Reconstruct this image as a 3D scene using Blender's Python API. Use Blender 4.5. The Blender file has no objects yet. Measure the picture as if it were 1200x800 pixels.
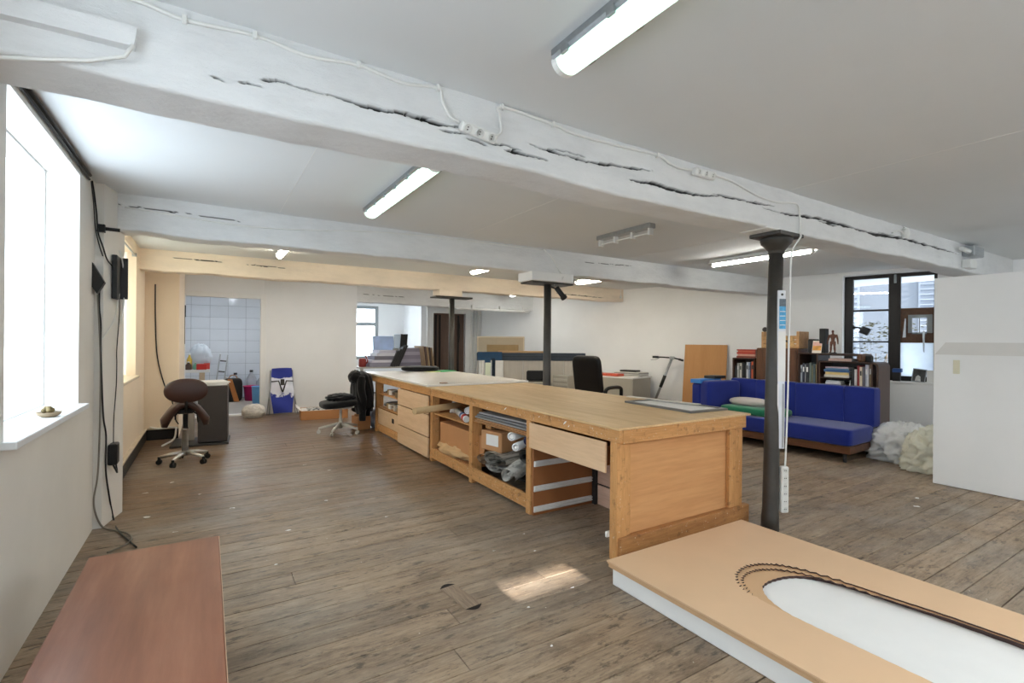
import bpy, bmesh, math, random
import numpy as np
from mathutils import Vector, Matrix, noise
R = math.radians
rnd = random.Random(7)

# ------------------------------------------------------------------ camera, light, exposure
sc = bpy.context.scene
COL = sc.collection
cam_data = bpy.data.cameras.new('camera')
cam_data.sensor_width = 36.0
cam_data.lens = 36.0 * 577.0 / 1200.0
cam_data.clip_start = 0.05
cam = bpy.data.objects.new('camera', cam_data)
COL.objects.link(cam)
cam.matrix_world = Matrix.Translation((0, 0, 1.5)) @ Matrix.Rotation(-R(31.746), 4, 'Z') @ Matrix.Rotation(R(90), 4, 'X') @ Matrix.Rotation(R(0.5), 4, 'Z')
sc.camera = cam

world = bpy.data.worlds.new('overcast_sky')
sc.world = world
world.use_nodes = True
bg = world.node_tree.nodes['Background']
bg.inputs['Color'].default_value = (0.84, 0.93, 1.0, 1)
bg.inputs['Strength'].default_value = 2.3

sun_data = bpy.data.lights.new('sun', 'SUN')
sun_data.energy = 6.0
sun_data.angle = R(0.45)
sun_data.color = (1.0, 0.95, 0.88)
sun = bpy.data.objects.new('sun', sun_data)
COL.objects.link(sun)
SUN_EL = 22.0
sun.matrix_world = Matrix.Translation((2, -8, 6)) @ Matrix.Rotation(R(90 - SUN_EL), 4, 'X')

sc.view_settings.view_transform = 'Standard'
sc.view_settings.look = 'None'
sc.view_settings.gamma = 1.0
sc.view_settings.use_curve_mapping = False
sc.view_settings.exposure = 1.62
sc.cycles.use_denoising = True
sc.cycles.max_bounces = 12
sc.cycles.diffuse_bounces = 9
sc.cycles.transparent_max_bounces = 12
sc.cycles.sample_clamp_indirect = 6.0

# ------------------------------------------------------------------ helpers: meshes
class MB:
    """collects shapes; build() links them as ONE mesh object"""
    def __init__(self):
        self.v = []; self.f = []; self.s = []
    def add(self, vs, fs, smooth=False, M=None):
        o = len(self.v)
        if M is not None:
            vs = [M @ Vector(p) for p in vs]
        self.v.extend([tuple(p) for p in vs])
        self.f.extend([tuple(i + o for i in f) for f in fs])
        self.s.extend([smooth] * len(fs))
        return self
    def box(self, x0, x1, y0, y1, z0, z1, b=0.0, M=None):
        if x0 > x1: x0, x1 = x1, x0
        if y0 > y1: y0, y1 = y1, y0
        if z0 > z1: z0, z1 = z1, z0
        b = min(b, (x1 - x0) * .45, (y1 - y0) * .45, (z1 - z0) * .45)
        if b <= 0:
            vs = [(x, y, z) for x in (x0, x1) for y in (y0, y1) for z in (z0, z1)]
            fs = [(0, 1, 3, 2), (4, 6, 7, 5), (0, 4, 5, 1), (2, 3, 7, 6), (0, 2, 6, 4), (1, 5, 7, 3)]
            return self.add(vs, fs, False, M)
        c = ((x0 + x1) / 2, (y0 + y1) / 2, (z0 + z1) / 2); h = ((x1 - x0) / 2, (y1 - y0) / 2, (z1 - z0) / 2)
        vs = []; idx = {}
        for sx in (-1, 1):
            for sy in (-1, 1):
                for sz in (-1, 1):
                    s = (sx, sy, sz)
                    for k in range(3):
                        p = [c[i] + s[i] * (h[i] if i == k else h[i] - b) for i in range(3)]
                        idx[(s, k)] = len(vs); vs.append(tuple(p))
        fs = []
        for k in range(3):
            i, j = [(1, 2), (2, 0), (0, 1)][k]
            for sg in (-1, 1):
                q = []
                for (u, w) in ((-1, -1), (1, -1), (1, 1), (-1, 1)):
                    s = [0, 0, 0]; s[k] = sg; s[i] = u; s[j] = w
                    q.append(idx[(tuple(s), k)])
                fs.append(tuple(q if sg > 0 else q[::-1]))
        for k in range(3):
            i, j = [(1, 2), (2, 0), (0, 1)][k]
            for u in (-1, 1):
                for w in (-1, 1):
                    s0 = [0, 0, 0]; s0[i] = u; s0[j] = w; s0[k] = -1
                    s1 = list(s0); s1[k] = 1
                    s0 = tuple(s0); s1 = tuple(s1)
                    fs.append((idx[(s0, i)], idx[(s1, i)], idx[(s1, j)], idx[(s0, j)]))
        for sx in (-1, 1):
            for sy in (-1, 1):
                for sz in (-1, 1):
                    s = (sx, sy, sz)
                    fs.append((idx[(s, 0)], idx[(s, 1)], idx[(s, 2)]))
        return self.add(vs, fs, False, M)
    def tube(self, pts, r, n=8, caps=True, M=None):
        pts = [Vector(p) for p in pts]
        rs = r if isinstance(r, (list, tuple)) else [r] * len(pts)
        vs = []; fs = []
        t0 = (pts[1] - pts[0]).normalized()
        up = Vector((0, 0, 1)) if abs(t0.z) < .9 else Vector((1, 0, 0))
        nrm = t0.cross(up).normalized()
        for i, p in enumerate(pts):
            if i == 0: t = pts[1] - p
            elif i == len(pts) - 1: t = p - pts[i - 1]
            else: t = pts[i + 1] - pts[i - 1]
            if t.length < 1e-9: t = t0.copy()
            t.normalize()
            nrm = nrm - t * nrm.dot(t)
            if nrm.length < 1e-6: nrm = t.orthogonal()
            nrm.normalize(); bn = t.cross(nrm)
            for k in range(n):
                a = 2 * math.pi * k / n
                vs.append(p + (nrm * math.cos(a) + bn * math.sin(a)) * rs[i])
        m = len(pts)
        for i in range(m - 1):
            for k in range(n):
                k2 = (k + 1) % n
                fs.append((i * n + k, i * n + k2, (i + 1) * n + k2, (i + 1) * n + k))
        self.add(vs, fs, True, M)
        if caps:
            self.add(vs[:n], [tuple(range(n))], False, M)
            self.add(vs[-n:], [tuple(range(n))[::-1]], False, M)
        return self
    def cyl(self, p, q, r, r2=None, n=14, M=None):
        return self.tube([p, q], [r, r if r2 is None else r2], n, True, M)
    def lathe(self, prof, c=(0, 0, 0), n=20, smooth=True, M=None):
        vs = []; fs = []
        for (r, z) in prof:
            for k in range(n):
                a = 2 * math.pi * k / n
                vs.append((c[0] + r * math.cos(a), c[1] + r * math.sin(a), c[2] + z))
        for i in range(len(prof) - 1):
            for k in range(n):
                k2 = (k + 1) % n
                fs.append((i * n + k, i * n + k2, (i + 1) * n + k2, (i + 1) * n + k))
        self.add(vs, fs, smooth, M)
        if prof[0][0] > 1e-5: self.add(vs[:n], [tuple(range(n))[::-1]], False, M)
        if prof[-1][0] > 1e-5: self.add(vs[-n:], [tuple(range(n))], False, M)
        return self
    def prism(self, poly, h0, h1, axis='z', M=None, smooth=False):
        def P(a, b, h):
            return {'z': (a, b, h), 'x': (h, a, b), 'y': (a, h, b)}[axis]
        n = len(poly)
        vs = [P(a, b, h0) for a, b in poly] + [P(a, b, h1) for a, b in poly]
        fs = [(i, (i + 1) % n, n + (i + 1) % n, n + i) for i in range(n)]
        self.add(vs, fs, smooth, M)
        self.add(vs, [tuple(range(n))[::-1], tuple(range(n, 2 * n))], False, M)
        return self
    def grid(self, fn, nu, nv, smooth=True, M=None, wrap=False):
        vs = [fn(i / (nu - 1), j / (nv - 1)) for i in range(nu) for j in range(nv)]
        fs = []
        for i in range(nu - 1):
            for j in range(nv - 1):
                fs.append((i * nv + j, (i + 1) * nv + j, (i + 1) * nv + j + 1, i * nv + j + 1))
        return self.add(vs, fs, smooth, M)
    def ball(self, c, r, nu=18, nv=12, disp=None, M=None):
        if not isinstance(r, (list, tuple)): r = (r, r, r)
        def fn(u, v):
            a = 2 * math.pi * u; b = math.pi * (v - .5)
            d = Vector((math.cos(b) * math.cos(a), math.cos(b) * math.sin(a), math.sin(b)))
            k = 1.0 if disp is None else disp(d)
            return (c[0] + d.x * r[0] * k, c[1] + d.y * r[1] * k, c[2] + d.z * r[2] * k)
        return self.grid(fn, nu + 1, nv + 1, True, M)
    def cushion(self, x0, x1, y0, y1, z0, z1, e=0.25, M=None, n=14, puff=0.0):
        """soft box: superellipsoid"""
        c = ((x0 + x1) / 2, (y0 + y1) / 2, (z0 + z1) / 2); h = ((x1 - x0) / 2, (y1 - y0) / 2, (z1 - z0) / 2)
        sp = lambda t, p: math.copysign(abs(t) ** p, t)
        def fn(u, v):
            a = 2 * math.pi * u; b = math.pi * (v - .5)
            return (c[0] + h[0] * sp(math.cos(b), e) * sp(math.cos(a), e), c[1] + h[1] * sp(math.cos(b), e) * sp(math.sin(a), e), c[2] + h[2] * sp(math.sin(b), e))
        return self.grid(fn, 4 * n + 1, 2 * n + 1, True, M)

WM = {}
def link(name, mb, mat, parent=None, world=False, kind=None):
    me = bpy.data.meshes.new(name)
    vs = mb.v
    if world and parent is not None:
        inv = WM[parent].inverted()
        vs = [tuple(inv @ Vector(p)) for p in vs]
    me.from_pydata(vs, [], mb.f)
    me.polygons.foreach_set('use_smooth', mb.s)
    bm = bmesh.new(); bm.from_mesh(me)
    bmesh.ops.remove_doubles(bm, verts=bm.verts, dist=1e-6)
    bmesh.ops.recalc_face_normals(bm, faces=bm.faces)
    bm.to_mesh(me); bm.free()
    me.materials.append(mat)
    o = bpy.data.objects.new(name, me)
    COL.objects.link(o)
    if parent is not None:
        o.parent = parent
        WM[o] = WM[parent]
    else:
        WM[o] = Matrix.Identity(4)
    if kind: o['kind'] = kind
    return o
def tag(o, label, cat, group=None):
    o['label'] = label; o['category'] = cat
    if group: o['group'] = group
    return o
def thing(name, label, cat, loc=(0, 0, 0), rz=0.0, group=None):
    o = bpy.data.objects.new(name, None)
    o.empty_display_size = 0.1
    COL.objects.link(o)
    o.location = loc; o.rotation_euler = (0, 0, rz)
    WM[o] = Matrix.Translation(loc) @ Matrix.Rotation(rz, 4, 'Z')
    return tag(o, label, cat, group)
def solo(name, mb, mat, label, cat, group=None, loc=None, rz=0.0):
    """a thing that is one mesh; mb in local coordinates about loc"""
    o = link(name, mb, mat)
    if loc is not None:
        o.location = loc; o.rotation_euler = (0, 0, rz)
    return tag(o, label, cat, group)
def dup(root, loc, rz=None, label=None):
    r = root.copy(); COL.objects.link(r); r.location = loc
    if rz is not None: r.rotation_euler = (0, 0, rz)
    if label: r['label'] = label
    for ch in list(root.children):
        c = ch.copy(); COL.objects.link(c); c.parent = r
        for g in ch.children:
            d = g.copy(); COL.objects.link(d); d.parent = c
    return r
def struct(name, mb, mat, parent=None):
    return link(name, mb, mat, parent, kind='structure')
def curve_pts(ctrl, n=8):
    """Catmull-Rom through the control points"""
    P = [Vector(p) for p in ctrl]
    P = [P[0] * 2 - P[1]] + P + [P[-1] * 2 - P[-2]]
    out = []
    for i in range(1, len(P) - 2):
        for k in range(n):
            t = k / n
            a, b, c, d = P[i - 1], P[i], P[i + 1], P[i + 2]
            out.append(0.5 * ((2 * b) + (c - a) * t + (2 * a - 5 * b + 4 * c - d) * t * t + (3 * b - a - 3 * c + d) * t ** 3))
    out.append(P[-2].copy())
    return out

# ------------------------------------------------------------------ helpers: materials
def lin(h):
    h = h.lstrip('#')
    return tuple((lambda c: c / 12.92 if c <= .04045 else ((c + .055) / 1.055) ** 2.4)(int(h[i:i + 2], 16) / 255) for i in (0, 2, 4)) + (1,)
class NT:
    def __init__(self, name):
        self.m = bpy.data.materials.new(name); self.m.use_nodes = True
        self.t = self.m.node_tree; self.n = self.t.nodes; self.p = self.n['Principled BSDF']; self.out = self.n['Material Output']
    def new(self, typ, **kw):
        nd = self.n.new(typ)
        for k, v in kw.items():
            if k.startswith('i_'):
                nd.inputs[k[2:].replace('_', ' ')].default_value = v
            else:
                setattr(nd, k, v)
        return nd
    def l(self, a, b): self.t.links.new(a, b)
    def coords(self, scale=(1, 1, 1), kind='Object', rand=True):
        if kind == 'World':
            g = self.new('ShaderNodeNewGeometry'); src = g.outputs['Position']
        else:
            tc = self.new('ShaderNodeTexCoord'); src = tc.outputs['Object']
        mp = self.new('ShaderNodeMapping'); mp.inputs['Scale'].default_value = scale
        self.l(src, mp.inputs['Vector'])
        if rand:
            oi = self.new('ShaderNodeObjectInfo')
            mu = self.new('ShaderNodeMath', operation='MULTIPLY'); mu.inputs[1].default_value = 37.0
            self.l(oi.outputs['Random'], mu.inputs[0])
            cb = self.new('ShaderNodeCombineXYZ')
            for i in range(3): self.l(mu.outputs[0], cb.inputs[i])
            self.l(cb.outputs[0], mp.inputs['Location'])
        return mp.outputs['Vector']
    def noise(self, vec, scale=5, detail=4, rough=.55):
        nd = self.new('ShaderNodeTexNoise'); nd.inputs['Scale'].default_value = scale; nd.inputs['Detail'].default_value = detail; nd.inputs['Roughness'].default_value = rough
        self.l(vec, nd.inputs['Vector']); return nd.outputs['Fac']
    def ramp(self, fac, stops):
        nd = self.new('ShaderNodeValToRGB'); el = nd.color_ramp.elements
        while len(el) < len(stops): el.new(.5)
        for e, (p, c) in zip(el, stops): e.position = p; e.color = c
        self.l(fac, nd.inputs['Fac']); return nd.outputs['Color']
    def mix(self, fac, a, b, mode='MIX'):
        nd = self.new('ShaderNodeMix', data_type='RGBA', blend_type=mode)
        for sock, val in ((nd.inputs[0], fac), (nd.inputs[6], a), (nd.inputs[7], b)):
            if hasattr(val, 'is_linked') or hasattr(val, 'links'): self.l(val, sock)
            else: sock.default_value = val
        return nd.outputs[2]
    def bump(self, h, strength=.2, dist=.01):
        nd = self.new('ShaderNodeBump'); nd.inputs['Strength'].default_value = strength; nd.inputs['Distance'].default_value = dist
        self.l(h, nd.inputs['Height']); self.l(nd.outputs['Normal'], self.p.inputs['Normal'])
    def col(self, c): self.l(c, self.p.inputs['Base Color'])
def shade(c, k): return (min(1, c[0] * k), min(1, c[1] * k), min(1, c[2] * k), 1)

def paint(name, hexc, rough=.6, var=.06, scale=4, bump=.1, metal=0.0, bscale=None, spec=.4):
    t = NT(name); c = lin(hexc)
    v = t.coords()
    f = t.noise(v, scale, 5)
    t.col(t.ramp(f, [(.3, shade(c, 1 - var)), (.7, shade(c, 1 + var))]))
    t.p.inputs['Roughness'].default_value = rough; t.p.inputs['Metallic'].default_value = metal
    t.p.inputs['Specular IOR Level'].default_value = spec
    if bump: t.bump(t.noise(v, bscale or scale * 12, 4), bump, .004)
    return t.m
def fabric(name, hexc, var=.12, scale=220, rough=.95):
    t = NT(name); c = lin(hexc); v = t.coords()
    f = t.noise(v, 6, 4); g = t.noise(v, scale, 2)
    a = t.ramp(f, [(.3, shade(c, 1 - var)), (.7, shade(c, 1 + var))])
    t.col(t.mix(.35, a, t.ramp(g, [(.3, shade(c, .75)), (.7, shade(c, 1.2))])))
    t.p.inputs['Roughness'].default_value = rough; t.p.inputs['Specular IOR Level'].default_value = .15
    t.p.inputs['Sheen Weight'].default_value = .25
    t.bump(g, .25, .002)
    return t.m
def wood(name, h1, h2, axis='y', rough=.5, scale=1.0, var=.12, bump=.15, specks=0.0, spec=.35, grain=1.0):
    """grain runs along axis"""
    t = NT(name); c1, c2 = lin(h1), lin(h2)
    sc3 = {'x': (1.2, 14, 14), 'y': (14, 1.2, 14), 'z': (14, 14, 1.2)}[axis]
    v = t.coords(tuple(s * scale for s in sc3))
    f = t.noise(v, 1.6, 6, .62)
    v2 = t.coords(tuple(s * scale * 4 for s in sc3))
    g = t.noise(v2, 2.2, 3)
    base = t.ramp(f, [(.32, c1), (.5, tuple((a + b) / 2 for a, b in zip(c1, c2))), (.68, c2)])
    base = t.mix(.3 * grain, base, t.ramp(g, [(.35, shade(c1, .7)), (.65, shade(c2, 1.1))]))
    oi = t.new('ShaderNodeObjectInfo')
    br = t.new('ShaderNodeMapRange'); br.inputs['To Min'].default_value = 1 - var; br.inputs['To Max'].default_value = 1 + var
    t.l(oi.outputs['Random'], br.inputs['Value'])
    hs = t.new('ShaderNodeHueSaturation'); t.l(br.outputs[0], hs.inputs['Value']); t.l(base, hs.inputs['Color'])
    c = hs.outputs['Color']
    if specks:
        w = t.coords((1, 1, 1), rand=True)
        s = t.noise(w, 42, 5, .75)
        m = t.ramp(s, [(.665 - specks, (0, 0, 0, 1)), (.70 - specks, (.9, .9, .9, 1))])
        c = t.mix(m, c, lin('#d8c8b0'))
        s2 = t.noise(w, 14, 6, .7)
        m2 = t.ramp(s2, [(.56, (0, 0, 0, 1)), (.68, (.6, .6, .6, 1))])
        c = t.mix(m2, c, lin('#5d4027'))
    t.col(c)
    t.p.inputs['Roughness'].default_value = rough; t.p.inputs['Specular IOR Level'].default_value = spec
    t.bump(g, bump, .002)
    return t.m
def metal(name, hexc, rough=.3, var=.08):
    return paint(name, hexc, rough, var, 30, .05, 1.0)
def glow(name, col, strength):
    t = NT(name)
    t.p.inputs['Base Color'].default_value = (.9, .9, .9, 1)
    t.p.inputs['Emission Color'].default_value = col
    t.p.inputs['Emission Strength'].default_value = strength
    t.p.inputs['Roughness'].default_value = .4
    return t.m
def glass(name, tint=(.96, .98, 1, 1), refl=.06):
    t = NT(name)
    tr = t.new('ShaderNodeBsdfTransparent'); tr.inputs['Color'].default_value = tint
    gl = t.new('ShaderNodeBsdfGlossy'); gl.inputs['Roughness'].default_value = .02
    mx = t.new('ShaderNodeMixShader'); mx.inputs[0].default_value = refl
    t.l(tr.outputs[0], mx.inputs[1]); t.l(gl.outputs[0], mx.inputs[2]); t.l(mx.outputs[0], t.out.inputs['Surface'])
    return t.m
def sheet(name, hexc, trans=.5, var=.05, scale=6, rough=.6):
    """thin cloth or plastic that lets light through"""
    t = NT(name); c = lin(hexc); v = t.coords()
    f = t.ramp(t.noise(v, scale, 4), [(.3, shade(c, 1 - var)), (.7, shade(c, 1 + var))])
    t.col(f); t.p.inputs['Roughness'].default_value = rough
    tl = t.new('ShaderNodeBsdfTranslucent'); t.l(f, tl.inputs['Color'])
    mx = t.new('ShaderNodeMixShader'); mx.inputs[0].default_value = trans
    t.l(t.p.outputs[0], mx.inputs[1]); t.l(tl.outputs[0], mx.inputs[2]); t.l(mx.outputs[0], t.out.inputs['Surface'])
    return t.m

# ------------------------------------------------------------------ materials
M = {}
M['wall'] = paint('wall_white_paint', '#e7e8e8', .7, .03, 1.3, .12, bscale=30)
M['wall_l'] = paint('wall_rough_white_paint', '#dedbd5', .7, .04, 1.5, .25, bscale=14)
M['cream'] = paint('warm_lit_wall_paint', '#ecdcc6', .7, .03, 1.3, .12, bscale=25)  # wall colour tinted with the bay's warm lamp and curtain light
M['ceil'] = paint('ceiling_paint', '#dcdfe0', .8, .025, .8, .1, bscale=10)
M['ceil_cream'] = paint('ceiling_cream_paint', '#d9d1c3', .8, .025, .8, .1, bscale=10)
M['white'] = paint('white_gloss_paint', '#e6e6e4', .4, .02, 5, .05)
M['wplast'] = paint('white_plastic', '#e4e4e0', .35, .02, 8, .0)
M['black'] = paint('black_plastic', '#141414', .45, .1, 8, .05)
M['dark'] = paint('dark_grey', '#2e2d2d', .5, .1, 6, .08)
M['iron'] = paint('dark_cast_iron', '#393632', .42, .25, 6, .25, spec=.5)
M['chrome'] = metal('chrome', '#c9c9c9', .15)
M['steel'] = metal('galvanised_steel', '#a9adb0', .38)
M['base'] = paint('black_baseboard', '#17130f', .5, .2, 5, .15)
M['ledge'] = paint('pale_ledge', '#cdbfa9', .7, .08, 6, .15)

def beam_mat(name, hexc):
    t = NT(name); c = lin(hexc); v = t.coords(rand=False)
    v2 = t.coords((.5, 1, 1.6), rand=False)
    f = t.noise(v2, 5, 8, .65)
    base = t.ramp(f, [(.28, shade(c, .90)), (.5, c), (.72, shade(c, 1.06))])
    chip = t.ramp(t.noise(t.coords((.6, 1, 2), rand=False), 16, 6, .7), [(.70, (0, 0, 0, 1)), (.73, (.35, .35, .35, 1))])
    base = t.mix(chip, base, lin('#a89a88'))
    at = t.new('ShaderNodeAttribute', attribute_name='bare'); 
    base = t.mix(at.outputs['Fac'], base, lin('#0b0806'))  # bare wood in the cracks, blackened to stand in for their shade
    t.col(base); t.p.inputs['Roughness'].default_value = .62
    t.bump(t.noise(v2, 14, 8, .72), .6, .016)
    return t.m
M['beam'] = beam_mat('beam_white_paint', '#dedfdf')
M['beam_warm_lit'] = beam_mat('warm_lit_beam_paint', '#eee0cd')  # warm light of the far bay put into the beam colour

def plank_mat():
    t = NT('worn_floor_board')
    v = t.coords((.9, 9, 9))
    f = t.noise(v, 1.7, 7, .65)
    base = t.ramp(f, [(.22, lin('#65543f')), (.42, lin('#8b7660')), (.62, lin('#a18c74')), (.8, lin('#b7a48c'))])
    fine = t.noise(t.coords((5, 90, 90)), 1.3, 3)
    base = t.mix(.30, base, t.ramp(fine, [(.35, lin('#6e5c4a')), (.65, lin('#b09b82'))]))
    oi = t.new('ShaderNodeObjectInfo')
    br = t.new('ShaderNodeMapRange'); br.inputs['To Min'].default_value = .82; br.inputs['To Max'].default_value = 1.14
    t.l(oi.outputs['Random'], br.inputs['Value'])
    hs = t.new('ShaderNodeHueSaturation'); t.l(br.outputs[0], hs.inputs['Value']); t.l(base, hs.inputs['Color'])
    c = hs.outputs['Color']
    # varnish left in the old walked-off varnish: browner towards the left and far side of the room
    w = t.coords((1, 1, 1), 'World', False)
    big = t.noise(w, .45, 4, .6)
    pos = t.new('ShaderNodeSeparateXYZ'); t.l(w, pos.inputs[0])
    gr = t.new('ShaderNodeMapRange'); gr.inputs['From Min'].default_value = 3.6; gr.inputs['From Max'].default_value = 6.2; gr.inputs['To Min'].default_value = -.10; gr.inputs['To Max'].default_value = .34
    t.l(pos.outputs['Y'], gr.inputs['Value'])
    gx = t.new('ShaderNodeMapRange'); gx.inputs['From Min'].default_value = 2.4; gx.inputs['From Max'].default_value = 3.8; gx.inputs['To Min'].default_value = 0; gx.inputs['To Max'].default_value = -.5
    t.l(pos.outputs['X'], gx.inputs['Value'])
    ad = t.new('ShaderNodeMath', operation='ADD'); t.l(big, ad.inputs[0]); t.l(gr.outputs[0], ad.inputs[1])
    ad2 = t.new('ShaderNodeMath', operation='ADD'); t.l(ad.outputs[0], ad2.inputs[0]); t.l(gx.outputs[0], ad2.inputs[1])
    m = t.ramp(ad2.outputs[0], [(.42, (0, 0, 0, 1)), (.75, (.8, .8, .8, 1))])
    warm = t.ramp(f, [(.25, lin('#4a3625')), (.6, lin('#7a5c41')), (.85, lin('#a08160'))])
    c = t.mix(m, c, warm)
    # dark stains, knots
    st = t.noise(t.coords((.6, 1.5, 1), 'World', False), 3.2, 7, .72)
    c = t.mix(t.ramp(st, [(.50, (0, 0, 0, 1)), (.66, (.62, .62, .62, 1))]), c, lin('#4a3b30'))
    st2 = t.noise(t.coords((.5, 1.4, 1), 'World', False), 11, 5, .7)
    c = t.mix(t.ramp(st2, [(.565, (0, 0, 0, 1)), (.64, (.72, .72, .72, 1))]), c, lin('#352a22'))
    gd = t.ramp(t.noise(t.coords((.8, 1.1, 1), 'World', False), .9, 5, .6), [(.45, (0, 0, 0, 1)), (.62, (.55, .55, .55, 1))])
    c = t.mix(gd, c, t.ramp(f, [(.25, lin('#6b625a')), (.75, lin('#a39a8e'))]))
    mo = t.noise(t.coords((.42, 1.5, 1), 'World', False), 24, 6, .75)
    c = t.mix(t.ramp(mo, [(.54, (0, 0, 0, 1)), (.66, (.6, .6, .6, 1))]), c, lin('#43362b'))
    c = t.mix(t.ramp(mo, [(.34, (.4, .4, .4, 1)), (.44, (0, 0, 0, 1))]), c, lin('#b9a892'))
    # spilt white paint
    sp = t.noise(w, 26, 4, .75)
    pm = t.ramp(sp, [(.745, (0, 0, 0, 1)), (.76, (1, 1, 1, 1))])
    c = t.mix(pm, c, lin('#cfc6b8'))
    vo = t.new('ShaderNodeTexVoronoi'); vo.inputs['Scale'].default_value = 7; t.l(w, vo.inputs['Vector'])
    vm = t.ramp(vo.outputs['Distance'], [(.022, (1, 1, 1, 1)), (.032, (0, 0, 0, 1))])
    c = t.mix(vm, c, lin('#d5cfc4'))
    t.col(c)
    rr = t.ramp(t.noise(w, 2.5, 5), [(.3, (.36, .36, .36, 1)), (.7, (.6, .6, .6, 1))])
    rr = t.mix(m, rr, (.30, .30, .30, 1))
    t.l(rr, t.p.inputs['Roughness']); t.p.inputs['Specular IOR Level'].default_value = .5
    t.bump(t.mix(.5, f, fine), .35, .004)
    return t.m
M['plank'] = plank_mat()
M['subfloor'] = paint('dark_subfloor', '#1d1611', .9, .1, 3, .1)
M['tilefloor'] = wood('grey_laminate', '#a39c95', '#b9b3ac', 'x', .4, .5, .05)
M['tile'] = paint('white_glazed_tile', '#e2e6ee', .15, .02, 3, .0, spec=.5)
M['grout'] = paint('grey_grout', '#9fa3ac', .8, .05, 20, .1)

# ------------------------------------------------------------------ floor and its boards
CEIL = 2.715
struct('floor', MB().box(-1.1, 11.6, -3.8, 14.6, -.12, -.018), M['subfloor'])
floor = bpy.data.objects['floor']
PW = .18
rows = [(.2 + k * PW) for k in range(76)]
for ri, y in enumerate(rows):
    x = -1.05 + rnd.uniform(-2.6, 0)
    xmax = 10.6
    if y > 10.95: xmax = 7.6
    while x < xmax:
        L = rnd.uniform(4.0, 5.6)
        x0, x1 = max(x, -1.05), min(x + L, xmax)
        if y > 10.95: x0 = max(x0, -.3)
        if y > 11.03 and y < 20: x0 = max(x0, 1.05)
        if x1 - x0 > .15:
            dz = rnd.uniform(-.0010, .0)
            mb = MB()
            cx = (x0 + x1) / 2; cy = y + PW / 2; hx = (x1 - x0) / 2; g = rnd.uniform(.0022, .0046)
            hy = PW / 2
            a, b = hx - .001, hy - g
            vs = [(-a, -b, -.018), (a, -b, -.018), (a, b, -.018), (-a, b, -.018), (-a, -b, -.0024), (a, -b, -.0024), (a, b, -.0024), (-a, b, -.0024),
                  (-a + .002, -b + .0006, dz), (a - .002, -b + .0006, dz), (a - .002, b - .0006, dz), (-a + .002, b - .0006, dz)]
            fs = [(0, 1, 5, 4), (1, 2, 6, 5), (2, 3, 7, 6), (3, 0, 4, 7), (4, 5, 9, 8), (5, 6, 10, 9), (6, 7, 11, 10), (7, 4, 8, 11), (8, 9, 10, 11)]
            mb.add(vs, fs)
            o = link('plank', mb, M['plank'], floor, kind=None)
            o.location = (cx, cy, 0)
        x += L + .0015
# short board let into the floor, with the dark slot ends around it
pb = MB()
rot = Matrix.Translation((1.275, 2.615, 0)) @ Matrix.Rotation(R(7), 4, 'Z')
pb.box(-.052, .052, -.14, .14, -.004, .003, .002, rot)
link('patch_board', pb, wood('patch_board_wood', '#6f5f50', '#97836f', 'y', .6, 1.6), floor)
pe = MB()
for s in (-1, 1):
    pe.add([(-.055 + .11 * k / 10, s * (.14 + .035 * math.sin(math.pi * k / 10)), .0012) for k in range(11)] , [tuple(range(11)) if s < 0 else tuple(range(11))[::-1]], False, rot)
link('patch_slot', pe, M['subfloor'], floor)
# flakes of white paint and paper lying about
fl = MB()
for (x, y, s) in [(-.42, 5.1, .05), (-.5, 5.9, .035), (-.3, 6.2, .03), (-.05, 5.6, .025), (1.75, 3.05, .018), (1.55, 2.3, .016), (.55, 4.2, .03), (.95, 4.8, .028), (2.1, 3.2, .018), (1.9, 2.35, .016), (1.2, 5.9, .03), (.4, 3.6, .02), (1.0, 6.3, .03), (5.6, 1.9, .05), (5.9, 2.0, .04), (1.45, 1.95, .014), (2.0, 2.9, .018), (.2, 5.0, .03), (-.2, 4.6, .025), (1.3, 4.1, .02)]:
    pts = [(x + s * .5 * rnd.uniform(.6, 1.2) * math.cos(a) * 1.6, y + s * .5 * rnd.uniform(.5, 1.1) * math.sin(a), .004 + rnd.uniform(0, .006)) for a in np.linspace(0, 2 * math.pi, 8)[:-1]]
    fl.add(pts, [tuple(range(7))])
link('paint_flakes', fl, M['white'], floor, kind='stuff')

# ------------------------------------------------------------------ walls
def wall_open(axis_len, thick, zt, opens, M4=None, z0=-.1):
    """wall along y (local), thickness along x 0..thick; opens = [(y0,y1,z0,z1)]"""
    mb = MB(); a, b = axis_len
    ys = a
    for (y0, y1, za, zb) in sorted(opens):
        mb.box(0, thick, ys, y0, z0, zt, 0, M4)
        if za > z0: mb.box(0, thick, y0, y1, z0, za, 0, M4)
        if zb < zt: mb.box(0, thick, y0, y1, zb, zt, 0, M4)
        ys = y1
    mb.box(0, thick, ys, b, z0, zt, 0, M4)
    return mb
XL = -.755
# left wall, near part (up to the pier) with the frosted-bright window, two more windows behind the camera
W1 = (3.0, 4.46, 1.04, 2.62)
mb = wall_open((-3.7, 5.03), -.32, CEIL, [(-2.6, -1.2, 1.04, 2.5), (.35, 1.75, 1.04, 2.5), W1], Matrix.Translation((XL, 0, 0)))
struct('wall_left', mb, M['wall_l'])
# pier
struct('wall_left_pier', MB().prism([(-1.05, 5.03), (-.70, 5.0), (-.615, 5.39), (-.62, 5.43), (-1.05, 5.43)], -.1, CEIL), M['wall_l'])
W2 = (6.0, 7.95, 1.02, 2.60)
mb = wall_open((5.43, 9.0), -.32, CEIL, [W2], Matrix.Translation((-.785, 0, 0)))
struct('wall_left_far', mb, M['cream'])
# chimney block closing the bay, cream
struct('wall_chimney_block', MB().box(-1.1, -.36, 8.98, 11.0, -.1, CEIL, .006), M['cream'])
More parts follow.
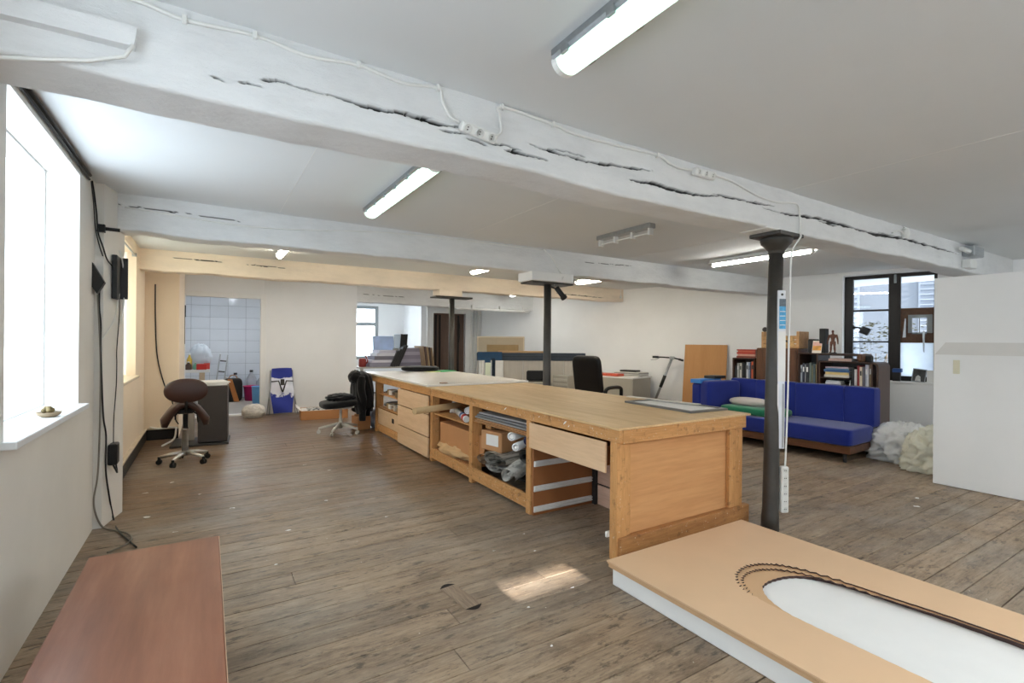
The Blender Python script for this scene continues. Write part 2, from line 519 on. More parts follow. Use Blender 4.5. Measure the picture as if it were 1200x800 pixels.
# partition with the opening to the tiled room
YP = 11.0
mb = MB()
mb.box(-1.1, -.36, YP, YP + .1, -.1, CEIL)
mb.box(-.36, .97, YP, YP + .1, 2.335, CEIL)
mb.box(.97, 2.79, YP, YP + .1, -.1, CEIL, .003)
struct('wall_partition', mb, M['wall'])
mb = MB()
mb.box(.90, 1.0, YP - .018, YP + .12, 0, 2.40, .004)
mb.box(-.40, -.35, YP - .018, YP + .12, 0, 2.40, .004)
mb.box(-.35, .90, YP - .018, YP + .12, 2.30, 2.40, .004)
mb.box(-.36, .97, YP - .03, YP + .13, -.012, .03, .004)
struct('door_1', mb, M['white'])
# tiled room
struct('wall_tiled_left', MB().box(-1.1, -.78, YP + .1, 14.4, -.1, CEIL), M['wall'])
struct('wall_tiled_right', MB().box(2.5, 2.6, YP + .1, 14.4, -.1, CEIL), M['wall'])
wt = struct('wall_tiled_back', MB().box(-1.1, 2.6, 14.25, 14.4, -.1, CEIL), M['grout'])
struct('floor_tiled_room', MB().box(-.78, 2.5, YP + .13, 14.25, -.1, .004), M['tilefloor'])
tw, th_ = .39, .288
for i in range(6):
    for j in range(10):
        x0 = -.73 + i * tw; z0 = .02 + j * th_
        if x0 + tw > 1.75 or z0 > 2.65: continue
        o = link('tile', MB().box(x0 + .003, x0 + tw - .003, 14.238 + rnd.uniform(-.0008, .0008), 14.252, z0 + .003, min(z0 + th_ - .003, CEIL - .005), .002), M['tile'], wt)
# door wall, alcove
YD = 13.0
mb = MB()
mb.box(5.06, 5.42, YD, YD + .15, -.1, CEIL)
mb.box(5.42, 6.42, YD, YD + .15, 2.29, CEIL)
mb.box(6.42, 7.3, YD, YD + .15, -.1, CEIL)
struct('wall_door', mb, M['wall'])
mb = MB()
for (x0, x1, z0, z1) in ((5.24, 5.42, 0, 2.46), (6.42, 6.60, 0, 2.46), (5.42, 6.42, 2.29, 2.46)):
    mb.box(x0, x1, YD - .035, YD + .03, z0, z1, .006)
for (x0, x1, z0, z1) in ((5.21, 5.27, 0, 2.50), (6.57, 6.63, 0, 2.50), (5.21, 6.63, 2.44, 2.50)):
    mb.box(x0, x1, YD - .055, YD - .03, z0, z1, .006)
d2 = struct('door_2', mb, M['white'])
dark_brown = wood('dark_brown_door_wood', '#5f4b40', '#705a4d', 'z', .55, 1, .04)
link('door_leaf', MB().box(5.42, 6.42, YD + .07, YD + .11, 0, 2.29, .003), dark_brown, d2)
mb = MB()
for x in (5.50, 5.62, 6.20): mb.box(x, x + .05, YD + .035, YD + .07, .05, 2.24, .005)
link('door_batten', mb, paint('black_brown_paint', '#1f1712', .5, .1, 6, .1), d2)
mb = MB().tube(curve_pts([(6.2, YD + .0, 2.22), (6.25, YD - .01, 1.8), (6.22, YD - .01, 1.45)], 6), .012, 6)
link('door_pull', mb, M['black'], d2)
struct('wall_alcove_right', MB().box(5.06, 5.2, YD + .15, 14.5, -.1, CEIL), M['wall'])
W3 = (2.6, 4.2)
mb = MB()
mb.box(2.5, 3.0, 14.4, 14.6, -.1, CEIL); mb.box(3.0, 4.28, 14.4, 14.6, -.1, .95); mb.box(3.0, 4.28, 14.4, 14.6, 2.5, CEIL); mb.box(4.28, 5.2, 14.4, 14.6, -.1, CEIL)
struct('wall_alcove_back', mb, M['wall'])
# right wall, turned 14 degrees
PR = Matrix.Translation((8.95, 5.0, 0)) @ Matrix.Rotation(R(14), 4, 'Z')
WR = (-2.09, -.87, .92, 2.655)
mb = wall_open((-9.2, 9.6), .42, CEIL, [WR, (-5.9, -4.6, .92, 2.5)], PR)
struct('wall_right', mb, M['wall'])
# wall behind the camera: a high slot added to shape the sun patch on the floor
SZ = (2.66 + 3.5) * math.tan(R(SUN_EL))
mb = MB()
mb.box(-1.1, 1.53, -3.8, -3.5, -.1, CEIL); mb.box(2.07, 11.6, -3.8, -3.5, -.1, CEIL)
mb.box(1.53, 2.07, -3.8, -3.5, -.1, SZ - .105); mb.box(1.53, 2.07, -3.8, -3.5, SZ + .105, CEIL)
struct('wall_behind', mb, M['wall'])
struct('ceiling', MB().box(-1.1, 11.6, -3.8, 8.4, CEIL, CEIL + .12), M['ceil'])
struct('ceiling_far', MB().box(-1.1, 11.6, 8.4, 14.6, CEIL, CEIL + .12), M['ceil'])
# hairline seams between ceiling boards
for (x, y0, y1) in ((.58, 2.5, 5.2), (2.52, 2.5, 5.2), (5.15, 2.5, 5.2), (3.9, .4, 2.15), (1.9, 5.6, 8.3)):
    mb = MB(); mb.box(x - .002, x + .002, y0, y1, CEIL - .0015, CEIL + .01)
    struct('trim_ceiling_seam', mb, M['white'])

# baseboards: black with a pale ledge
def baseboard(side, pts, h=.15, t=.035):
    mb = MB(); m2 = MB()
    for (p, q) in zip(pts[:-1], pts[1:]):
        p = Vector(p); q = Vector(q); d = (q - p); L = d.length; a = math.atan2(d.y, d.x)
        T = Matrix.Translation((p.x, p.y, 0)) @ Matrix.Rotation(a, 4, 'Z')
        mb.box(0, L, -t, 0, 0, h, .004, T)
        m2.box(0, L, -t - .004, 0, h, h + .028, .004, T)
    o = struct('baseboard_' + side, mb, M['base'])
    link('ledge', m2, M['ledge'], o)
baseboard('left', [(-.785, 5.43), (-.785, 8.98)])
baseboard('back', [(-.785, 8.98), (-.36, 8.98)])

# ------------------------------------------------------------------ windows
def portal(name, M4, sx, sy):
    l = bpy.data.lights.new(name, 'AREA'); l.shape = 'RECTANGLE'; l.size = sx; l.size_y = sy
    l.cycles.is_portal = True
    o = bpy.data.objects.new(name, l); COL.objects.link(o); o.matrix_world = M4
M['pane'] = glass('window_glass')
M['wdark'] = wood('dark_window_wood', '#1d1815', '#2b241f', 'z', .5, 1, .05)
M['wwhite'] = paint('white_window_paint', '#dfe3e6', .45, .03, 6, .08)
M['wgrey'] = paint('grey_window_metal', '#8f9698', .45, .03, 6, .05)
def sash_window(name, x, y0, y1, z0, z1, mat, sill=None, bars=(), M4=None, t=.05, w=.055):
    """window in a wall that runs along local y; the frame is centred on local x"""
    fr = MB()
    fr.box(x - t / 2, x + t / 2, y0, y0 + w, z0, z1, .004, M4); fr.box(x - t / 2, x + t / 2, y1 - w, y1, z0, z1, .004, M4)
    fr.box(x - t / 2, x + t / 2, y0 + w, y1 - w, z0, z0 + w, .004, M4); fr.box(x - t / 2, x + t / 2, y0 + w, y1 - w, z1 - w, z1, .004, M4)
    o = struct(name, fr, mat)
    pn = MB().box(x - .003, x + .003, y0 + w, y1 - w, z0 + w, z1 - w, 0, M4)
    link('pane', pn, M['pane'], o)
    return o
RL = Matrix.Rotation(R(-90), 4, 'Y')
w1 = sash_window('window_1', XL - .20, W1[0], W1[1], W1[2], W1[3], M['wwhite'], w=.012)
portal('daylight_portal_1', Matrix.Translation((XL - .23, (W1[0] + W1[1]) / 2, (W1[2] + W1[3]) / 2)) @ RL, 1.58, 1.46)
mb = MB().box(XL - .19, -.70, W1[0] - .05, W1[1] + .03, W1[2] - .03, W1[2] + .004, .004)
link('window_sill', mb, M['wwhite'], w1)
for i, y0 in enumerate((-2.6, .35)):
    sash_window('window_%d' % (4 + i), XL - .20, y0, y0 + 1.4, 1.04, 2.5, M['wwhite'])
    portal('daylight_portal_%d' % (4 + i), Matrix.Translation((XL - .25, y0 + .7, 1.77)) @ RL, 1.46, 1.4)
w2 = sash_window('window_2', -.785 - .24, W2[0], W2[1], W2[2], W2[3], M['wwhite'])
portal('daylight_portal_2', Matrix.Translation((-.785 - .29, (W2[0] + W2[1]) / 2, 1.8)) @ RL, 1.58, 1.9)
mb = MB().box(-.785 - .22, -.745, W2[0] - .02, W2[1] + .03, W2[2] - .03, W2[2] + .004, .004)
link('window_sill', mb, M['ledge'], w2)
# cream curtain in window 2
def cur(u, v):
    y = W2[0] + .02 + u * (W2[1] - W2[0] - .04); z = W2[2] + .012 + v * (W2[3] - W2[2] - .02)
    return (-.785 - .12 + .022 * math.sin(u * 46 + 1.2 * math.sin(v * 3)) + .008 * math.sin(u * 101), y + .01 * math.sin(v * 6 + u * 20) * (1 - v), z)
solo('curtain', MB().grid(cur, 110, 14), sheet('cream_curtain_cloth', '#f3ead4', .6), 'cream curtain hanging in folds in the far left window', 'curtain')
mb = MB().tube([(-.80, W2[0] + .03, W2[3] - .03), (-.80, W2[1] + .02, W2[3] - .03)], .011, 8)
mb.box(-.83, -.78, W2[1] - .02, W2[1] + .0, W2[3] - .05, W2[3] - .01)
solo('curtain_rail', mb, M['steel'], 'thin metal curtain rail at the top of the far left window', 'rail')
# small dry twigs in a dish on the near sill
t_ = thing('dried_flower_bowl', 'small bowl of dried buds on the near left sill', 'bowl', (-.77, 3.80, W1[2] + .004))
link('bowl', MB().lathe([(.03, 0), (.05, .012), (.058, .03), (.05, .028), (.03, .012), (0, .01)], n=14), paint('tan_bowl_glaze', '#8d7c63', .5, .1), t_)
mb = MB()
for k in range(12):
    a = rnd.uniform(0, 6.28); r = rnd.uniform(0, .035)
    mb.ball((r * math.cos(a), r * math.sin(a), .034 + rnd.uniform(0, .02)), rnd.uniform(.009, .016), 8, 6)
link('buds', mb, paint('dry_bud_brown', '#7a6d4c', .8, .25, 30), t_, kind='stuff')

# alcove window
mb = MB()
for (x0, x1, z0, z1) in ((3.0, 3.09, .95, 2.5), (4.19, 4.28, .95, 2.5), (3.09, 4.19, .95, 1.04), (3.09, 4.19, 2.41, 2.5), (3.09, 4.19, 1.92, 2.02)):
    mb.box(x0, x1, 14.42, 14.49, z0, z1, .005)
w3 = struct('window_3', mb, M['wgrey'])
link('pane', MB().box(3.09, 4.19, 14.45, 14.456, 1.04, 1.92), M['pane'], w3)
link('pane', MB().box(3.09, 4.19, 14.45, 14.456, 2.02, 2.41), M['pane'], w3)
portal('daylight_portal_3', Matrix.Translation((3.64, 14.55, 1.72)) @ Matrix.Rotation(R(-90), 4, 'X'), 1.28, 1.55)
# window in the right wall: dark frame, centre post, left casement with two bars, right casement with a wooden board and a cat-flap like hatch
y0, y1, z0, z1 = WR
xf = .20
mb = MB()
mb.box(xf - .04, xf + .05, y0, y0 + .05, z0, z1, .004, PR); mb.box(xf - .04, xf + .05, y1 - .12, y1, z0, z1, .004, PR)
mb.box(xf - .04, xf + .05, y0, y1, z1 - .055, z1, .004, PR); mb.box(xf - .04, xf + .05, y0, y1, z0, z0 + .08, .004, PR)
mb.box(xf - .05, xf + .05, -1.63, -1.475, z0, z1, .006, PR)
w6 = struct('window_6', mb, M['wdark'])
mb = MB()
mb.box(xf - .02, xf + .02, -1.475, -.99, 2.055, 2.085, .003, PR); mb.box(xf - .02, xf + .02, -1.475, -.99, 1.535, 1.56, .003, PR)
link('glazing_bar', mb, M['wdark'], w6)
for (a, b, c, d) in ((-1.475, -.99, z0 + .08, 1.535), (-1.475, -.99, 1.56, 2.055), (-1.475, -.99, 2.085, z1 - .055), (-2.04, -1.63, 2.09, z1 - .055)):
    link('pane', MB().box(xf - .003, xf + .003, a, b, c, d, 0, PR), M['pane'], w6)
mb = MB()
bz0, bz1 = 1.535, 2.09
ha, hb, hc, hd = -1.955, -1.775, 1.70, 1.93
mb.box(xf - .012, xf + .012, -2.04, ha, bz0, bz1, 0, PR); mb.box(xf - .012, xf + .012, hb, -1.63, bz0, bz1, 0, PR)
mb.box(xf - .012, xf + .012, ha, hb, bz0, hc, 0, PR); mb.box(xf - .012, xf + .012, ha, hb, hd, bz1, 0, PR)
link('wooden_panel', mb, wood('brown_board_wood', '#4e3626', '#6a4b35', 'x', .55, 1, .05), w6)
mb = MB()
for (a, b, c, d) in ((ha - .07, ha, hc - .01, hd + .04), (hb, hb + .05, hc - .01, hd + .04), (ha - .07, hb + .05, hd, hd + .05), (ha, hb, hc - .025, hc)):
    mb.box(xf - .035, xf - .012, a, b, c, d, .004, PR)
mb.box(xf - .02, xf - .008, (ha + hb) / 2 - .006, (ha + hb) / 2 + .006, hc, hd, 0, PR)
link('hatch_frame', mb, M['wgrey'], w6)
mb = MB()
mb.prism([(-1.70, 1.92), (-1.685, 1.92), (-1.66, 1.62), (-1.70, 1.62)], xf - .05, xf - .036, 'x', PR)
mb.prism([(-1.935, 1.72), (-1.905, 1.72), (-1.915, 1.40), (-1.93, 1.38)], xf - .05, xf - .036, 'x', PR)
link('hatch_strap', mb, M['steel'], w6)
link('frosted_pane', MB().box(xf - .004, xf + .004, -2.04, -1.63, z0 + .08, bz0, 0, PR), sheet('frosted_pane_white', '#f0f6ff', .92), w6)
link('window_catch', MB().box(xf - .075, xf - .05, -1.58, -1.545, 2.50, 2.64, .004, PR), M['wgrey'], w6)
link('window_sill', MB().box(-.02, .17, y0, y1, z0 - .03, z0 + .003, .004, PR), M['white'], w6)
portal('daylight_portal_6', PR @ Matrix.Translation((.30, (y0 + y1) / 2, (z0 + z1) / 2)) @ Matrix.Rotation(R(90), 4, 'Y'), 1.73, 1.22)
w7 = sash_window('window_7', .2, -5.9, -4.6, .92, 2.5, M['wdark'], M4=PR)  # unseen window added to brighten the right side
portal('daylight_portal_7', PR @ Matrix.Translation((.30, -5.25, 1.71)) @ Matrix.Rotation(R(90), 4, 'Y'), 1.58, 1.3)
# house across the yard, shrub in front of it
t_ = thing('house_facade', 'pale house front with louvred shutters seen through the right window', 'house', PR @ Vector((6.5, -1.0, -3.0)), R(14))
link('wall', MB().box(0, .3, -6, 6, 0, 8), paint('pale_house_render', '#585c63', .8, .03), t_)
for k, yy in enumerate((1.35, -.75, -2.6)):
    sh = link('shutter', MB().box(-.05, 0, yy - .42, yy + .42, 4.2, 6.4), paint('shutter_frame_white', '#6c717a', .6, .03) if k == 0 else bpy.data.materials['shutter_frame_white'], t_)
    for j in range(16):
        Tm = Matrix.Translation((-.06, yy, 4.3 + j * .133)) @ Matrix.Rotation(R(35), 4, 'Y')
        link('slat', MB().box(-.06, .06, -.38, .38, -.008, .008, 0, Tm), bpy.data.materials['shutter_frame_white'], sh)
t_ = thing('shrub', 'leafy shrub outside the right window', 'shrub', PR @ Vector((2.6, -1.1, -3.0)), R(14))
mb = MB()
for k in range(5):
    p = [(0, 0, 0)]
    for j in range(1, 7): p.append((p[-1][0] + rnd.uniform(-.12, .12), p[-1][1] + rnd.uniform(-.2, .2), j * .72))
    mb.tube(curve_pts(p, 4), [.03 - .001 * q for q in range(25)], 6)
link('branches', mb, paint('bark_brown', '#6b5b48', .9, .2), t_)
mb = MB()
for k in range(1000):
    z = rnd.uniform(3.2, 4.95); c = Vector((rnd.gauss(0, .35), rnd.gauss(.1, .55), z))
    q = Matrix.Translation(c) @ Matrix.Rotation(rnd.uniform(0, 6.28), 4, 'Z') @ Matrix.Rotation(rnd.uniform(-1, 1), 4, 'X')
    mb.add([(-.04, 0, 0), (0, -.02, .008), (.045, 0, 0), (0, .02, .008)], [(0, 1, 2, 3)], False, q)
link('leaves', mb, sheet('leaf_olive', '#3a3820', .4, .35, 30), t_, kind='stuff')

# ------------------------------------------------------------------ beams
def interp(pts, x):
    xs = [p[0] for p in pts]; zs = [p[1] for p in pts]
    return np.interp(x, xs, zs)
def beam(name, x0, x1, y0, y1, zb, zt, mat, cracks=(), dx=.05, dz=.03, seed=0):
    rg = np.random.RandomState(seed)
    nx = int((x1 - x0) / dx) + 1
    X = np.linspace(x0, x1, nx)
    H = zt - zb; Wd = y1 - y0
    c = .018
    prof = []
    nf = int((H - c) / dz)
    for k in range(nf + 1): prof.append((0.0, zt - (H - c) * k / nf, 1))
    for k in range(1, 6):
        a = math.pi / 2 * k / 6
        prof.append((c * (1 - math.cos(a)), zb + c - c * math.sin(a), 0))
    for k in range(7): prof.append((c + (Wd - 2 * c) * k / 6, zb, 2))
    for k in range(1, 6):
        a = math.pi / 2 * k / 6
        prof.append((Wd - c + c * math.sin(a), zb + c * (1 - math.cos(a)), 0))
    prof.append((Wd, zb + c, 3)); prof.append((Wd, zt, 3))
    npf = len(prof)
    PY = np.array([p[0] for p in prof]); PZ = np.array([p[1] for p in prof]); PK = np.array([p[2] for p in prof])
    def smooth_noise(n, step, amp):
        m = int(n / step) + 3
        r = rg.uniform(-1, 1, m)
        return amp * np.interp(np.arange(n) / step, np.arange(m), r)
    XX, ZZ = np.meshgrid(X, PZ, indexing='ij')
    YY = np.tile(PY, (nx, 1)) + y0
    sag = smooth_noise(nx, max(2, .5 / dx), .012) + smooth_noise(nx, max(2, .12 / dx), .005)
    wob = smooth_noise(nx, max(2, .7 / dx), .012) + smooth_noise(nx, max(2, .15 / dx), .004)
    low = np.clip((zb + .12 - ZZ) / .12, 0, 1)
    ZZ = ZZ + sag[:, None] * low
    YY = YY + (wob[:, None]) * (np.tile(PK, (nx, 1)) != 3)
    bare = np.zeros_like(XX)
    near = np.tile(PK == 1, (nx, 1))
    for (pts, wmax, depth) in cracks:
        xa, xb = pts[0][0], pts[-1][0]
        zc = interp(pts, X) + smooth_noise(nx, max(1.5, .05 / dx), .0035)
        zc = zc - .004 * ((X / .085) % 1.0)
        u = np.clip((X - xa) / (xb - xa), 0, 1)
        wv = 1.15 * wmax * np.minimum(1, np.minimum(u, 1 - u) * 5 + .12) * np.clip(.75 + smooth_noise(nx, max(2, .09 / dx), .45), .3, 1.2)
        wv[(X < xa) | (X > xb)] = 0
        d = np.abs(ZZ - zc[:, None])
        ins = (d < wv[:, None] / 2) & near
        YY = np.where(ins, YY + depth, YY)
        bare = np.where(ins, 1.0, bare)
        # torn edge stands a little proud
        edge = (d < wv[:, None] / 2 + dz * 1.6) & near & ~ins & (wv[:, None] > 0)
        YY = np.where(edge, YY - .0025, YY)
    vs = np.stack([XX, YY, ZZ], -1).reshape(-1, 3)
    ii = np.arange(nx - 1)[:, None] * npf + np.arange(npf - 1)[None, :]
    fs = np.stack([ii, ii + 1, ii + npf + 1, ii + npf], -1).reshape(-1, 4)
    me = bpy.data.meshes.new(name)
    me.vertices.add(len(vs)); me.vertices.foreach_set('co', vs.ravel())
    me.loops.add(fs.size); me.loops.foreach_set('vertex_index', fs.ravel().astype(np.int32))
    me.polygons.add(len(fs)); me.polygons.foreach_set('loop_start', np.arange(0, fs.size, 4, dtype=np.int32))
    me.polygons.foreach_set('use_smooth', np.ones(len(fs), dtype=bool))
    me.update(calc_edges=True)
    at = me.attributes.new('bare', 'FLOAT', 'POINT'); at.data.foreach_set('value', bare.ravel().astype(np.float32))
    me.materials.append(mat)
    o = bpy.data.objects.new(name, me); COL.objects.link(o); o['kind'] = 'structure'
    WM[o] = Matrix.Identity(4)
    return o
cr = [
    ([(0.005, 2.495), (0.047, 2.488)], 0.008, .03),
    ([(0.085, 2.489), (0.136, 2.502)], 0.009, .03),
    ([(0.135, 2.503), (0.174, 2.502)], 0.006, .03),
    ([(0.165, 2.525), (0.232, 2.541), (0.302, 2.534)], 0.011, .03),
    ([(0.296, 2.534), (0.416, 2.534)], 0.006, .03),
    ([(0.409, 2.535), (0.482, 2.535), (0.543, 2.531), (0.629, 2.531), (0.727, 2.536), (0.808, 2.537), (0.893, 2.535), (1.054, 2.547)], 0.020, .03),
    ([(0.699, 2.545), (0.829, 2.544), (0.923, 2.547)], 0.010, .03),
    ([(0.932, 2.506), (1.077, 2.518)], 0.010, .03),
    ([(1.068, 2.498), (1.197, 2.492)], 0.013, .03),
    ([(1.207, 2.501), (1.319, 2.514), (1.403, 2.510)], 0.015, .03),
    ([(1.298, 2.490), (1.425, 2.496), (1.587, 2.493)], 0.020, .03),
    ([(1.451, 2.552), (1.662, 2.546), (1.869, 2.547), (2.062, 2.563), (2.394, 2.590)], 0.015, .03),
    ([(1.563, 2.558), (1.710, 2.565), (1.866, 2.568)], 0.009, .03),
    ([(2.186, 2.501), (2.418, 2.510), (2.653, 2.503), (2.862, 2.515), (3.065, 2.540)], 0.020, .03),
    ([(2.999, 2.547), (3.324, 2.551), (3.587, 2.564), (3.741, 2.567)], 0.020, .03),
    ([(3.582, 2.536), (3.868, 2.529), (4.108, 2.550), (4.429, 2.569), (4.933, 2.570), (5.501, 2.565), (6.153, 2.594), (6.791, 2.586), (7.580, 2.581)], 0.028, .03),
    ([(4.387, 2.545), (4.733, 2.543)], 0.014, .03),
    ([(5.522, 2.589), (6.138, 2.603)], 0.010, .03)]
beam('ceiling_beam', -1.0, 9.85, 2.19, 2.47, 2.40, CEIL + .01, M['beam'], cr, .010, .0042, 3)
cr2 = [([(-.7, 2.62), (.3, 2.60)], .008, .02), ([(4.3, 2.60), (5.3, 2.63)], .008, .02)]
beam('ceiling_beam', -1.0, 9.3, 5.25, 5.51, 2.40, CEIL + .01, M['beam'], cr2, .02, .008, 5)
cr3 = [([(-.4, 2.62), (.2, 2.615)], .012, .03), ([(.5, 2.61), (1.0, 2.60)], .010, .03), ([(6.2, 2.52), (7.5, 2.49)], .014, .04)]
beam('ceiling_beam', -1.0, 8.5, 8.28, 8.54, 2.425, CEIL + .01, M['beam_warm_lit'], cr3, .02, .008, 6)
beam('ceiling_beam', 2.79, 7.9, 11.0, 11.24, 2.33, CEIL + .01, M['beam'], [([(2.9, 2.52), (4.0, 2.50)], .012, .03)], .04, .012, 8)

# white painted batten fixed to the near beam
bt = solo('wall_batten', MB().prism([(-.98, 2.50), (-.225, 2.512), (-.215, 2.58), (-.98, 2.575)], 2.145, 2.20, 'y'), M['beam'], 'short white painted batten nailed to the near beam beside the left wall', 'batten')

# ------------------------------------------------------------------ columns
def column(name, bx, by, tx, ty, r0, r1, zt):
    mb = MB()
    b = Vector((bx, by, 0)); t = Vector((tx, ty, zt))
    mb.tube([b, b + Vector((0, 0, .10)), b.lerp(t, .06), b.lerp(t, .07), b.lerp(t, .5), t], [r0 * 1.12, r0 * 1.1, r0 * 1.04, r0, (r0 + r1) / 2, r1], 24)
    o = struct(name, mb, M['iron'])
    return o, t
c1, top = column('column', 3.875, 2.28, 3.95, 2.29, .060, .054, 2.36)
mb = MB().lathe([(.055, -.13), (.060, -.125), (.060, -.105), (.066, -.10), (.095, -.06), (.115, -.045), (.115, -.03), (.12, -.028), (.12, 0)], tuple(top), 24)
mb.box(top.x - .17, top.x + .17, top.y - .13, top.y + .13, top.z, top.z + .03, .004)
link('column_capital', mb, M['iron'], c1)
link('column_packing', MB().box(top.x - .30, top.x + .10, top.y - .11, top.y + .13, top.z + .03, 2.405, .004), M['white'], c1)
c2, top = column('column', 3.87, 5.36, 3.87, 5.36, .055, .050, 2.27)
mb = MB(); mb.box(3.53, 4.2, 5.22, 5.50, 2.262, 2.285, .003)
link('column_plate', mb, M['iron'], c2)
link('column_packing', MB().box(3.49, 4.16, 5.17, 5.50, 2.285, 2.40, .004), M['white'], c2)
c3, top = column('column', 3.87, 8.40, 3.87, 8.40, .055, .050, 2.30)
link('column_plate', MB().box(3.50, 4.24, 8.27, 8.55, 2.29, 2.32, .003), M['iron'], c3)
link('column_packing', MB().box(3.55, 4.0, 8.22, 8.54, 2.32, 2.43, .004), M['beam_warm_lit'], c3)

# ------------------------------------------------------------------ fluorescent lamps (rows at X 1.27, 3.82, 6.3)
LCOOL = (.86, 1.0, .93, 1); LNEUT = (1.0, .98, .90, 1); LWARM = (1.0, .88, .68, 1)
G = {'cool': glow('cool_diffuser', (.62, 1.0, .82, 1), .62), 'neut': glow('neutral_tube', LNEUT, 26.0), 'warm': glow('warm_diffuser', LWARM, 15.0), 'far': glow('far_white_diffuser', LNEUT, 11.0), 'room': glow('added_room_fill_diffuser', (.9, .96, 1.0, 1), 16.0)}
def lamp_diffuser(x, y0, y1, label, g, w=.118, zc=CEIL):
    t = thing('fluorescent_lamp', label, 'lamp', (x, (y0 + y1) / 2, zc), 0, 'fluorescent ceiling lamps')
    L = (y1 - y0) / 2
    link('housing', MB().box(-w * .62, w * .62, -L, L, -.05, 0, .012), M['steel'], t)
    dm = MB()
    n = 12
    prof = [(-w / 2 * math.cos(math.pi * k / n), -.05 - .05 * math.sin(math.pi * k / n)) for k in range(n + 1)]
    dm.prism(prof, -L + .03, L - .03, 'y', smooth=True)
    link('diffuser', dm, g, t)
    for s in (-1, 1):
        em = MB().prism([(a * 1.06, -.045 + (b + .05) * 1.08) for a, b in prof], s * (L - .03), s * L, 'y')
        link('end_cap', em, M['wplast'], t)
    for k in range(6):
        yy = -L + .1 + k * (2 * L - .2) / 5
        for q in (-1, 1): link('clip', MB().box(q * w * .60 - .008, q * w * .60 + .008, yy - .02, yy + .02, -.065, -.03, .003), M['steel'], t)
    return t
def lamp_batten(x, y0, y1, label, g, lit=True, zc=CEIL):
    t = thing('fluorescent_lamp', label, 'lamp', (x, (y0 + y1) / 2, zc), 0, 'fluorescent ceiling lamps')
    L = (y1 - y0) / 2
    link('housing', MB().box(-.035, .035, -L, L, -.055, 0, .006), M['wplast'] if lit else M['steel'], t)
    rm = MB().add([(-.035, -L, -.035), (-.075, -L, -.062), (-.075, L, -.062), (-.035, L, -.035), (.035, -L, -.035), (.075, -L, -.062), (.075, L, -.062), (.035, L, -.035)], [(0, 1, 2, 3), (4, 5, 6, 7)])
    link('reflector', rm, M['wplast'], t)
    hm = MB()
    for s in (-1, 1): hm.box(-.018, .018, s * (L - .03) - .015, s * (L - .03) + .015, -.105, -.05, .004)
    link('lamp_holder', hm, M['wplast'], t)
    if lit:
        link('tube', MB().cyl((0, -L + .03, -.088), (0, L - .03, -.088), .014, n=12), g, t)
    return t
lamp_diffuser(1.27, .14, 1.66, 'lit fluorescent lamp with greenish diffuser on ceiling in front of the near beam', G['cool'])
lamp_diffuser(1.27, 3.02, 4.55, 'lit fluorescent lamp with greenish diffuser between near and second beam', G['cool'])
# dead lamp: bare bracket strip with lamp holders, no tube
t_ = thing('dead_fluorescent_lamp', 'unlit grey fluorescent batten without tube between near and second beam', 'lamp', (3.83, 3.9, CEIL))
link('housing', MB().box(-.045, .045, -.40, .40, -.05, 0, .005), M['steel'], t_)
for yy in (-.37, -.13, .13, .37):
    link('lamp_holder', MB().box(-.03, .03, yy - .014, yy + .014, -.12, -.045, .005), M['wplast'], t_)
link('dead_tube', MB().cyl((0, -.36, -.095), (0, .36, -.095), .008, n=8), M['wplast'], t_)
lamp_batten(6.28, 3.16, 4.62, 'lit bare tube fluorescent lamp beyond the front column', G['neut'])
lamp_diffuser(.84, 6.4, 7.5, 'warm lit lamp on ceiling nearest the cream curtain', G['warm'], .09)
lamp_diffuser(3.78, 6.5, 7.4, 'warm lit lamp hanging half hidden behind the second beam, nearer the middle', G['warm'], .10)
lamp_diffuser(6.13, 6.55, 7.5, 'broad warm lit lamp right of the second column, towards right wall', G['warm'], .17)
lamp_diffuser(5.98, 6.55, 7.3, 'slim warm lit lamp close beside the broad warm lamp', G['warm'], .07)
lamp_diffuser(6.45, 9.6, 10.5, 'white lit lamp beyond the cream beam', G['far'], .11)
G['mid'] = glow('added_mid_fill_diffuser', (1.0, .97, .92, 1), 13.0)  # unseen lamps added to brighten the partition
for x, wd in ((1.27, 'nearer the chimney block'), (3.7, 'nearer the dark door')):
    lamp_diffuser(x, 8.8, 9.9, 'added unseen fill lamp behind the cream beam, %s' % wd, G['mid'], .12)
G['back'] = glow('added_back_fill_diffuser', (.97, 1.0, 1.0, 1), 30.0)  # unseen lamps added behind the camera as fill light
for x, wd in ((1.27, 'first'), (3.82, 'second'), (6.4, 'third'), (8.9, 'fourth')):
    lamp_diffuser(x, -2.5, -1.0, 'added unseen fill lamp behind the camera, %s from the left wall' % wd, G['back'], .15)
lamp_diffuser(.6, 11.9, 13.1, 'added unseen fill lamp inside the tiled room', G['room'], .12)  # unseen lamp added to light the tiled room
lamp_diffuser(3.6, 12.2, 13.6, 'added unseen fill lamp on ceiling of the window alcove', G['room'], .12)  # unseen lamp added to light the alcove

# ------------------------------------------------------------------ the long workbench
M['ply'] = wood('plywood_top', '#c6a374', '#dcbd90', 'y', .55, .45, .03, .1, spec=.3, grain=.7)
M['plyv'] = wood('plywood_end', '#bd8858', '#cc9a69', 'x', .6, .4, .04, .1, spec=.25, grain=.6)
M['pine'] = wood('paint_flecked_pine', '#b88450', '#cf9c66', 'y', .6, .8, .07, .15, specks=.05, spec=.25)
M['pinez'] = wood('paint_flecked_pine_upright', '#b88450', '#cf9c66', 'z', .6, .8, .07, .15, specks=.03, spec=.25)
M['birch'] = wood('pale_birch_front', '#d5b18c', '#e0c09c', 'y', .5, .5, .05, .08, spec=.3, grain=.6)
M['birch_p'] = wood('pinkish_birch_board', '#d2aa90', '#dcb9a3', 'y', .55, .5, .05, .08)
M['mdf'] = paint('brown_hardboard', '#9a643c', .6, .06, 5, .08)
